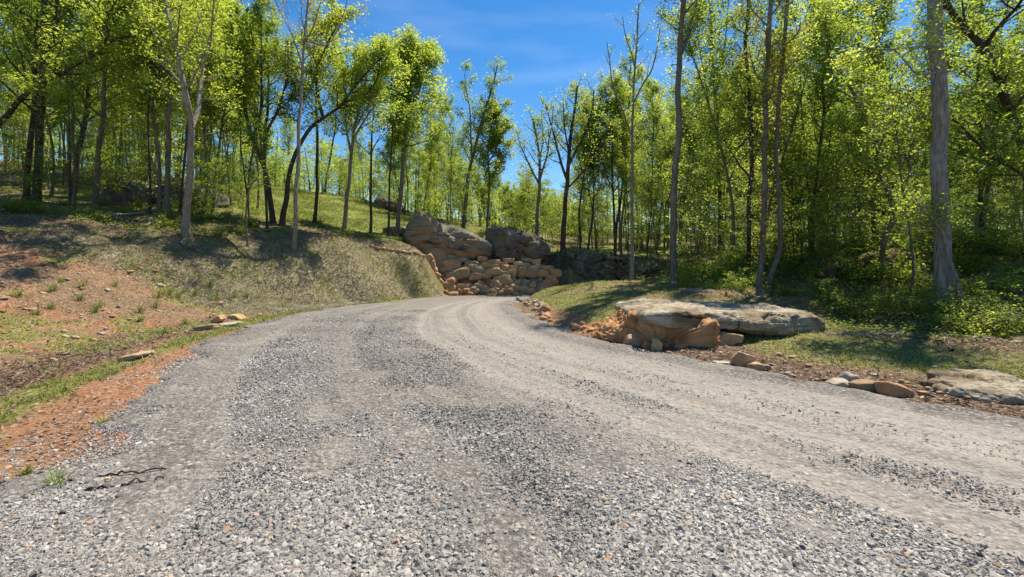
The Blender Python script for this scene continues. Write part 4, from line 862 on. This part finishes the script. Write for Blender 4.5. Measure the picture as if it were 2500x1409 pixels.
MARKS = [(-60, 'the left picture edge'), (85, 'the thick far left trunk'), (235, 'the straight slim grey trunk'), (410, 'the forked grey trunk'), (468, 'the pale double trunk'), (560, 'the thin bent tree'), (650, 'the curved dark tree'),
         (725, 'the bare topped pale trunk'), (850, 'the vase shaped meadow tree'), (985, 'the tall round crown'), (1100, 'the tilted tan-grey boulder'), (1260, 'the bluish boulder'), (1380, 'the bare topped dark tree'), (1543, 'the bare V of limbs'),
         (1650, 'the tall grey trunk'), (1750, 'the slim dark trunk'), (1870, 'the vine wrapped pair'), (1995, 'the twisting dark tree'), (2150, 'the crooked grey tree'), (2295, 'the thick right trunk'), (2450, 'the right picture edge'), (2700, 'the right picture edge')]
def which(noun, x, y, sc, rng_s, rng_y, hue, place):
    c = 1250 + FPX * x / y; mk = min(MARKS, key=lambda q: abs(q[0] - c))[1]; f = (sc - rng_s[0]) / (rng_s[1] - rng_s[0]); g_ = (y - rng_y[0]) / (rng_y[1] - rng_y[0])
    return '%s %s %s %s %s, seen beside %s' % ('short' if f < 0.33 else 'tall' if f > 0.66 else 'middling', hue, noun, 'near front of' if g_ < 0.33 else 'deep in' if g_ > 0.66 else 'midway in', place, mk)
def place_tree(km, name, x, y, sc, rz, label, group, cat='tree', tilt=(0, 0)):
    e = empty(name, (x, y, zg1(x, y) - 0.02), rz); e.scale = (sc, sc, sc); e.rotation_euler = (tilt[0], tilt[1], rz); tag(e, label, cat, group)
    for nm, me in zip(('trunk', 'crown'), km): obj(nm, me, e)
r4 = np.random.default_rng(2024)
taken = []
def scatter(n, xr, yr, kinds, name, label, group, smin, smax, dmin=1.5, keep=None, cat='tree', hmax=None):
    c = 0; tries = 0
    while c < n and tries < n * 60:
        tries += 1; y = r4.uniform(*yr); x = r4.uniform(*xr)
        if keep and not keep(x, y): continue
        if any((x - a) ** 2 + (y - b) ** 2 < dmin ** 2 for a, b in taken): continue
        d, _ = polyd(np.array([x]), np.array([y]))
        if d[0] < 1.6: continue
        taken.append((x, y)); c += 1
        km = kinds[r4.integers(len(kinds))]; sc = r4.uniform(smin, smax)
        place_tree(km, name, x, y, sc, r4.uniform(0, 6.28), which(label[0], x, y, sc, (smin, smax), yr, HUE[km[1]['hue']], label[1]), group, cat, (r4.normal(0, 0.03), r4.normal(0, 0.03)))
u = lambda x, y: 1250 + FPX * x / y        # picture column of a spot
scatter(28, (-48, -8), (22, 46), [KINDS[0], KINDS[2], KINDS[5], KINDS[5]], 'tree', ('tree', 'left woods'), 'trees of the left hillside woods', 0.68, 0.92, 1.8, lambda x, y: -150 < u(x, y) < 640 and zg1(x, y) > 3.0)
scatter(26, (-60, 0), (48, 75), KINDS[:5], 'tree', ('tree', 'hilltop woods'), 'trees beyond the meadow', 0.55, 0.8, 2.0, lambda x, y: -100 < u(x, y) < 1130)
scatter(9, (-10, 1), (36, 48), KINDS[:3] + KINDS[5:], 'tree', ('tree', 'boulder stand'), 'trees between hill and boulders', 0.48, 0.62, 1.6, lambda x, y: 985 < u(x, y) < 1140)
scatter(32, (-8, 14), (42, 80), KINDS[:3] + KINDS[4:5], 'tree', ('far tree', 'boulder woods'), 'far trees behind the boulders', 0.36, 0.52, 1.8, lambda x, y: 1050 < u(x, y) < 1400)
scatter(58, (4, 40), (31, 58), KINDS[:4] + KINDS[5:], 'tree', ('tree', 'flat woods'), 'trees of the flat woods', 0.68, 0.95, 1.3, lambda x, y: 1400 < u(x, y) < 1960)
scatter(40, (8, 50), (17.5, 46), KINDS, 'tree', ('tree', 'right woods'), 'trees of the right woods', 0.58, 0.85, 1.6, lambda x, y: 1780 < u(x, y) < 2750)
scatter(34, (-44, -7), (19.5, 40), POLES, 'tree', ('pole tree', 'left woods'), 'slender trees of the left woods', 0.75, 1.05, 1.0, lambda x, y: -100 < u(x, y) < 660 and zg1(x, y) > 2.9)
scatter(34, (6.5, 44), (16, 44), POLES, 'tree', ('pole tree', 'right woods'), 'slender trees of the right woods', 0.7, 1.0, 1.0, lambda x, y: 1500 < u(x, y) < 2600 and (x > 8.5 or y > 31))
scatter(28, (-30, -7), (18, 34), SAPL, 'sapling', ('sapling', 'left woods'), 'saplings of the left woods', 0.6, 1.1, 1.0, lambda x, y: -100 < u(x, y) < 660 and zg1(x, y) > 2.8, 'sapling')
scatter(105, (3, 34), (12.5, 50), SAPL, 'sapling', ('sapling', 'right woods'), 'saplings of the right woods', 0.6, 1.15, 0.9, lambda x, y: 1560 < u(x, y) < 2700 and (x > 8.0 or y > 31), 'sapling')
scatter(30, (-26, -5), (41, 54), SAPL, 'sapling', ('sapling', 'hill brush'), 'saplings on the hill crest', 0.5, 0.85, 0.9, lambda x, y: 560 < u(x, y) < 1060, 'sapling')
scatter(30, (-1, 16), (37, 60), SAPL, 'sapling', ('sapling', 'flat woods'), 'saplings of the flat woods', 0.6, 1.0, 0.9, lambda x, y: 1230 < u(x, y) < 1620, 'sapling')
scatter(16, (-12, 8), (31, 46), SAPL, 'sapling', ('sapling', 'boulder woods'), 'saplings behind the boulders', 0.6, 1.0, 1.0, lambda x, y: 1000 < u(x, y) < 1500, 'sapling')

def distant_woods():
    r = np.random.default_rng(77); w = Wood(); C = []
    for k in range(420):
        px = r.uniform(-150, 2650); Y = r.uniform(62, 95); x0 = (px - 1250) / FPX * Y; z0 = zg1(x0, Y); h = r.uniform(7, 12.5) * (1.25 if px > 1600 or px < 500 else 0.55 if 1080 < px < 1420 else 0.75)
        P = wander(np.array([x0, Y, z0]), np.array([0, 0, 1.0]), h * 0.9, 5, r, 0.05, 0.05); w.tube(P, np.linspace(0.14, 0.03, 6), 5)
        for b_ in range(11):
            q = np.array([x0, Y, z0]) + r.normal(0, 1, 3) * np.array([1.5, 1.5, 0]) + np.array([0, 0, h * r.uniform(0.0, 1.0)])
            C.append(q + r.normal(0, 1, (34, 3)) * np.array([0.8, 0.8, 0.5]))
    o = mesh_np('distant_woods', np.vstack(w.V), np.vstack(w.F), BARK['dark'], smooth=True); tag(o, 'trunks of the far woods on the skyline', 'woods', kind='stuff')
    o = leaves_mesh(np.vstack(C), 0.26, r, LEAF['mid'], 'distant_woods'); tag(o, 'leaf mass of the far woods on the skyline', 'woods', kind='stuff')
distant_woods()

# shrubs of the right verge and ground plants
def kind_shrub(seed, rad, h, n, leaf, size):
    r = np.random.default_rng(seed); wd_ = Wood(); LC = []
    for k in range(13):
        a = r.uniform(0, 6.28); S = wander(np.array([r.normal(0, .08), r.normal(0, .08), -0.05]), np.array([math.cos(a) * 0.8, math.sin(a) * 0.8, 1.0]), h * r.uniform(0.7, 1.3), 6, r, 0.18, -0.02)
        wd_.tube(S, np.linspace(0.009, 0.003, 7), 4)
        for b_ in range(7):
            q = S[int(r.integers(2, 7))]; B = wander(q, r.normal(0, 1, 3) * np.array([1, 1, .4]) + np.array([0, 0, .15]), rad * r.uniform(0.3, 0.7), 4, r, .2, -.03); wd_.tube(B, np.linspace(0.005, 0.002, 5), 3)
            m = n // 91; f = r.uniform(0, 4, m); i0 = np.clip(f.astype(int), 0, 3); LC.append(B[i0] + (B[i0 + 1] - B[i0]) * (f - i0)[:, None] + r.normal(0, 0.06, (m, 3)) * np.array([1, 1, .5]))
    return (mesh_np('stem', np.vstack(wd_.V), np.vstack(wd_.F), BARK['dark'], smooth=True, link=False), leaves_mesh(np.vstack(LC), size, r, LEAF[leaf], 'foliage', link=False, flat=0.5))
SHR = [kind_shrub(201, 0.9, 0.8, 2200, 'bright', 0.045), kind_shrub(202, 0.8, 1.0, 2200, 'mid', 0.045), kind_shrub(203, 1.0, 0.7, 2200, 'bright', 0.042), kind_shrub(204, 0.9, 1.2, 2400, 'mid', 0.05)]
def scatter_shrub(n, xr, yr, label, group, smin, smax, keep, dmin=0.55):
    c = 0; t = 0; mine = []
    while c < n and t < n * 80:
        t += 1; x, y = r4.uniform(*xr), r4.uniform(*yr)
        if not keep(x, y) or any((x - a) ** 2 + (y - b) ** 2 < dmin ** 2 for a, b in mine): continue
        mine.append((x, y)); c += 1
        sc = r4.uniform(smin, smax); e = empty('shrub', (x, y, zg1(x, y) - 0.02), r4.uniform(0, 6.28)); e.scale = (sc, sc, sc); kk = r4.integers(4); tag(e, which(label[0], x, y, sc, (smin, smax), yr, ('yellow-green', 'green', 'yellow-green', 'green')[kk], label[1]), 'shrub', group)
        for nm, me in zip(('stem', 'foliage'), SHR[kk]): obj(nm, me, e)
line = lambda x, y: (y - 9.0) > 0 or (x - 6.9) + (y - 9.0) * 0.15 > 0
def vline(x, y):          # near border of the shrubs: (2000,770) .. (2500,880)
    return np.interp(u(x, y), [1600, 1800, 1990, 2060, 2250, 2500, 2800], [14.2, 13.4, 12.6, 10.9, 9.6, 8.3, 7.6])
scatter_shrub(58, (4, 17), (7.5, 17), ('bushy shrub', 'right thicket'), 'shrubs of the right thicket', 0.4, 0.85, lambda x, y: 1640 < u(x, y) < 2720 and vline(x, y) < y < vline(x, y) + 5)
scatter_shrub(44, (7, 24), (13.5, 22), ('leafy shrub', 'right woods'), 'tall shrubs of the right woods', 0.8, 1.35, lambda x, y: 1780 < u(x, y) < 2650)
scatter_shrub(16, (3.5, 9), (17, 24), ('shrub', 'brush by ledge'), 'shrubs beside the ledge', 0.6, 1.0, lambda x, y: 1650 < u(x, y) < 1820)
scatter_shrub(34, (-20, -5), (17.5, 30), ('low shrub', 'left woods'), 'shrubs of the left woods', 0.35, 0.75, lambda x, y: -100 < u(x, y) < 900 and zg1(x, y) > 2.5)
scatter_shrub(7, (-3, 3), (33.2, 34.5), ('shrub', 'brush above boulders'), 'shrubs above the boulders', 0.5, 0.8, lambda x, y: 1150 < u(x, y) < 1330)

# ------------------------------------------------------------------ ground plants, grass, litter (uncountable)
def accept(n, xr, yr, f):
    x = rng.uniform(*xr, n); y = yr[0] * (yr[1] / yr[0]) ** rng.random(n); m = masks(x, y)
    k = (rng.random(n) < f(x, y, m)) & (np.abs(x) < 1.15 * y + 0.6); return x[k], y[k], {a: b[k] for a, b in m.items()}
def blades(name, label, x, y, z, hgt, mat, lean=0.45, wd=0.0035):
    n = len(x); a = rng.uniform(0, 6.283, n); h = hgt * np.exp(rng.normal(0, 0.35, n)); b = np.stack([x, y, z - 0.01], 1)
    w = np.stack([np.cos(a), np.sin(a), 0 * a], 1) * (wd * (1 + 0.10 * y))[:, None]
    l = np.stack([rng.normal(0, lean, n), rng.normal(0, lean, n), np.ones(n)], 1); t1 = b + l * (h * 0.55)[:, None]; l2 = l * np.array([2.2, 2.2, 1.0]); t2 = b + l2 * np.stack([h, h, h * 0.9], 1)
    V = np.stack([b - w, b + w, t1 + w * 0.8, t1 - w * 0.8, t2], 1).reshape(-1, 3); i = np.arange(n) * 5
    Fq = np.stack([i, i + 1, i + 2, i + 3], 1); Ft = np.stack([i + 3, i + 2, i + 4], 1)
    o = mesh_np(name, V, [Fq, Ft], mat, attrs={'v': ('FLOAT', np.repeat(rng.random(n), 5))}); tag(o, label, 'grass', kind='stuff'); return o
M_GRASS = leaf_mat('grass blade', [(0.0, (0.075, 0.125, 0.016)), (0.6, (0.18, 0.235, 0.036)), (0.85, (0.30, 0.30, 0.08)), (1.0, (0.42, 0.36, 0.18))], 0.35, (1.3, 1.3, 0.7))
M_STRAW = leaf_mat('dry straw', [(0.0, (0.20, 0.17, 0.10)), (0.6, (0.42, 0.37, 0.25)), (1.0, (0.56, 0.51, 0.38))], 0.15, (1, 1, 1))
x, y, m = accept(260000, (-18, 1), (2.8, 26), lambda x, y, m: (m['side'] < 0) * (m['d'] > 0.02) * np.where(m['verge'] > 0.3, 0.75 * (fbm(np.stack([x, y, 0 * x], 1) * 2.2, 2, 5) > -0.25), 0.55 * m['grass'] ** 2))
blades('grass', 'green grass along the left verge and in patches on the clay slope', x, y, m['z'], np.where(m['verge'] > 0.35, 0.07, 0.05), M_GRASS); ng_ = len(x)
x, y, m = accept(120000, (0.2, 12), (4.5, 24), lambda x, y, m: (m['side'] > 0) * (m['d'] > 0.1) * 0.8 * m['grass'] ** 1.5 * (1 - 0.6 * m['forest']))
blades('grass', 'short sunlit grass on the mound and verge right of the road', x, y, m['z'], 0.05 + 0 * x, M_GRASS); ng_ += len(x)
x, y, m = accept(170000, (-16, -1.5), (13, 27), lambda x, y, m: 0.85 * m['mat'] * (m['d'] > 0.3))
blades('straw_mulch', 'dry straw matting laid over the cut bank left of the road', x, y, m['z'], 0.07 + 0 * x, M_STRAW, lean=1.4, wd=0.0032)
print('blades', ng_, len(x))
x, y, m = accept(120000, (-32, -3), (26, 50), lambda x, y, m: 0.9 * m['meadow'])
blades('grass', 'uneven meadow grass on the hill behind the left trees', x, y, m['z'], 0.10 + 0.08 * fbm(np.stack([x, y, 0 * x], 1) * 0.6, 2, 8), M_GRASS)
def litter(name, label, x, y, z, size, mat, lift=0.012):
    n = len(x); C = np.stack([x, y, z + lift + np.abs(rng.normal(0, 0.012, n))], 1)
    o = leaves_mesh(C, size, rng, mat, name, flat=0.55); tag(o, label, 'leaf litter', kind='stuff'); return o
M_DEAD = leaf_mat('dead leaf', [(0.0, (0.045, 0.026, 0.018)), (0.5, (0.14, 0.085, 0.05)), (1.0, (0.34, 0.24, 0.15))], 0.1, (1, 1, 1))
x, y, m = accept(130000, (-16, 1), (3.2, 22), lambda x, y, m: (m['side'] < 0) * (m['d'] > 0.2) * np.clip(0.9 * m['litter'] + 0.14 + 0.22 * (m['d'] > 2.5) * (fbm(np.stack([x, y, 0 * x], 1) * 0.8, 3, 91) > -0.1), 0, 1))
litter('leaf_litter', 'dark dead leaves gathered in the ditch left of the road', x, y, m['z'], 0.032, M_DEAD)
x, y, m = accept(60000, (0.2, 14), (4.5, 18), lambda x, y, m: (m['side'] > 0) * (m['d'] > 0.1) * np.clip(0.8 * m['litter'] + 0.12, 0, 1))
litter('leaf_litter', 'brown dead leaves over the verge right of the road', x, y, m['z'], 0.03, M_DEAD)
def cover(name, label, x, y, z, hgt, size, mat, per=7):
    n = len(x); C = np.repeat(np.stack([x, y, z], 1), per, 0); C = C + np.stack([rng.normal(0, hgt * 0.7, n * per), rng.normal(0, hgt * 0.7, n * per), np.abs(rng.normal(hgt * 0.5, hgt * 0.35, n * per))], 1)
    o = leaves_mesh(C, size, rng, mat, name, flat=0.45); tag(o, label, 'ground cover', kind='stuff'); return o
x, y, m = accept(16000, (-34, 0), (14, 40), lambda x, y, m: (x < -2) * 0.8 * m['forest'] * (fbm(np.stack([x, y, 0 * x], 1) * 0.5, 2, 88) > -0.12))
cover('ground_cover', 'low green plants covering the floor of the left woods', x, y, m['z'], 0.13, 0.05, LEAF['mid'])
x, y, m = accept(26000, (-4, 45), (8.5, 60), lambda x, y, m: (((m['side'] > 0) & (x > 3)) | (y > 33)) * 0.8 * m['forest'])
cover('ground_cover', 'low green plants covering the floor of the right woods', x, y, m['z'], 0.14, 0.05, LEAF['mid'])

# countable grass tufts on the clay slope
def tuft(px, py, hpx, label, seed):
    r = np.random.default_rng(seed); Ys = np.linspace(3.0, 30, 1200); P = np.stack([(px - 1250) / FPX * Ys, Ys, CAMZ - (py - HZ) / FPX * Ys], 1)
    zz = zg(P[:, 0], P[:, 1]); i = int(np.argmax(P[:, 2] <= zz)); Y = Ys[i]; h = hpx / FPX * Y; n = 46
    a = r.uniform(0, 6.283, n); rad = np.abs(r.normal(0, h * 0.22, n)); b = np.stack([np.cos(a) * rad, np.sin(a) * rad, np.full(n, -0.01)], 1)
    w = np.stack([-np.sin(a), np.cos(a), 0 * a], 1) * 0.005; l = np.stack([np.cos(a) * 0.35, np.sin(a) * 0.35, np.ones(n)], 1) + r.normal(0, 0.15, (n, 3)); hh = (h * r.uniform(0.6, 1.15, n))[:, None]
    t1 = b + l * hh * 0.55; t2 = b + l * np.array([1.9, 1.9, 0.95]) * hh
    V = np.stack([b - w, b + w, t1 + w * .8, t1 - w * .8, t2], 1).reshape(-1, 3); k = np.arange(n) * 5
    o = mesh_np('grass_tuft', V, [np.stack([k, k + 1, k + 2, k + 3], 1), np.stack([k + 3, k + 2, k + 4], 1)], M_GRASS, attrs={'v': ('FLOAT', np.repeat(r.random(n) * 0.8, 5))})
    o.location = (P[i, 0], Y, zz[i]); tag(o, label, 'grass tuft', 'grass tufts on the clay slope')
TL = 'tuft of green grass growing from the red clay slope on the left'
for i, (px, py, h) in enumerate([(128, 712, 24), (200, 702, 20), (195, 735, 24), (385, 728, 26), (412, 722, 26), (432, 728, 22), (378, 754, 24), (340, 765, 22), (280, 700, 18), (475, 722, 18), (510, 700, 20), (570, 728, 18), (602, 728, 20), (628, 730, 20), (692, 752, 24), (232, 765, 24), (45, 725, 20), (125, 755, 20), (400, 815, 22), (240, 752, 22), (345, 785, 20), (150, 690, 18), (90, 770, 22), (450, 792, 18)]):
    tuft(px, py, h, 'grass tuft on the clay slope, %s, %s' % ('upper part' if py < 722 else 'middle part' if py < 756 else 'lower part', 'far left' if px < 170 else 'left of the ditch end' if px < 360 else 'above the ditch end' if px < 480 else 'on the straw bank'), 900 + i)
tuft(530, 736, 34, 'largest grass tuft on the bank, above the long pale flat stone', 950)
tuft(138, 1200, 56, 'grass tuft at the gravel edge near the lower left corner', 951)
tuft(255, 1040, 24, 'small grass tuft on the orange clay beside the gravel', 952)
tuft(62, 1165, 26, 'small grass tuft by the weathered board in the lower left corner', 953)

# fallen branches and logs
def log(name, label, pts, r0, r1, mat, seed, lift=0.0, twigs=3):
    r = np.random.default_rng(seed); P = []
    for px, py, Y in pts:
        q = W(px, py, Y); q[2] = zg1(q[0], q[1]) + r0 + lift; P.append(q)
    P = resample(np.array(P), 16) + r.normal(0, 0.01, (16, 3)); o_ = P[0].copy(); w = Wood(); w.tube(P - o_, np.linspace(r0, r1, 16) * (1 + r.normal(0, 0.06, 16)), 8)
    for k in range(twigs):
        i = int(r.integers(4, 14)); B = wander(P[i] - o_, r.normal(0, 1, 3) * np.array([1, 1, .2]) + np.array([0, 0, 0.25]), 0.5, 4, r, .15, 0); w.tube(B, np.linspace(r1 * 0.8, 0.004, 5), 4)
    o = mesh_np(name, np.vstack(w.V), np.vstack(w.F), mat, smooth=True); o.location = o_; tag(o, label, 'log', 'fallen wood')
log('fallen_branch', 'pale fallen branch lying across the left woodland floor', [(250, 522, 19.5), (330, 515, 20.5), (400, 498, 22)], 0.06, 0.025, BARK['pale'], 1)
log('fallen_log', 'short dark log at the foot of the pale double trunked tree', [(428, 570, 17.6), (470, 572, 17.7), (500, 574, 17.9)], 0.05, 0.035, BARK['grey'], 2)
log('fallen_branch', 'brush pile branch below the curved dark tree', [(560, 520, 23), (610, 530, 23), (650, 540, 22.8)], 0.05, 0.02, BARK['grey'], 3)
log('fallen_branch', 'thin branch in the brush under the curved dark tree', [(575, 540, 22), (620, 520, 23.5), (660, 526, 24)], 0.035, 0.012, BARK['pale'], 4)
log('fallen_branch', 'bleached stick on the litter above the three roadside rocks', [(2000, 872, 7.9), (2030, 890, 7.4), (2060, 912, 6.9)], 0.012, 0.006, BARK['pale'], 5, 0.0, 1)
log('fallen_branch', 'thin grey stick right of the bleached one in the verge', [(2120, 905, 7.2), (2160, 905, 7.2), (2210, 912, 7.1)], 0.012, 0.006, BARK['pale'], 6, 0.0, 1)
log('weathered_board', 'weathered grey limb lying in the lower left corner', [(-60, 1205, 3.3), (20, 1190, 3.36), (110, 1165, 3.5)], 0.022, 0.012, BARK['pale'], 7, 0.0, 0)

r5 = np.random.default_rng(31)
for i in range(16):
    px, Y = r5.uniform(0, 900), r5.uniform(19, 27); a = r5.uniform(0, 6.28); x0 = (px - 1250) / FPX * Y; Lg = r5.uniform(0.8, 2.6)
    if zg1(x0, Y) < 2.3: continue
    q = [(x0 + math.cos(a) * Lg * t, Y + math.sin(a) * Lg * t) for t in (-0.5, 0, 0.5)]
    log('fallen_branch', 'grey fallen branch on the floor of the left woods', [(1250 + FPX * x_ / y_, 0, y_) for x_, y_ in q], r5.uniform(0.02, 0.05), 0.012, BARK[['pale', 'grey', 'dark'][i % 3]], 40 + i)
for i in range(10):
    px, Y = r5.uniform(1900, 2500), r5.uniform(8.0, 12.5); a = r5.uniform(0, 6.28); x0 = (px - 1250) / FPX * Y; Lg = r5.uniform(0.5, 1.6)
    if x0 < 6.3: continue
    q = [(x0 + math.cos(a) * Lg * t, Y + math.sin(a) * Lg * t) for t in (-0.5, 0, 0.5)]
    log('fallen_branch', 'thin fallen branch in the thicket right of the road', [(1250 + FPX * x_ / y_, 0, y_) for x_, y_ in q], r5.uniform(0.012, 0.03), 0.007, BARK['pale'], 70 + i)

log('fallen_branch', 'upper dark tread ridge, shaped as a stick, in the gravel near the lower left corner', [(232, 1172, 3.40), (320, 1160, 3.46), (412, 1146, 3.54)], 0.008, 0.005, BARK['dark'], 91, 0.078, 0)  # thin dark stick added in place of a tread ridge, no real branch
log('fallen_branch', 'lower dark tread ridge, shaped as a stick, in the gravel near the lower left corner', [(212, 1202, 3.20), (290, 1188, 3.27), (400, 1166, 3.40)], 0.009, 0.005, BARK['dark'], 92, 0.078, 0)  # second tread ridge, likewise made up as a dark stick
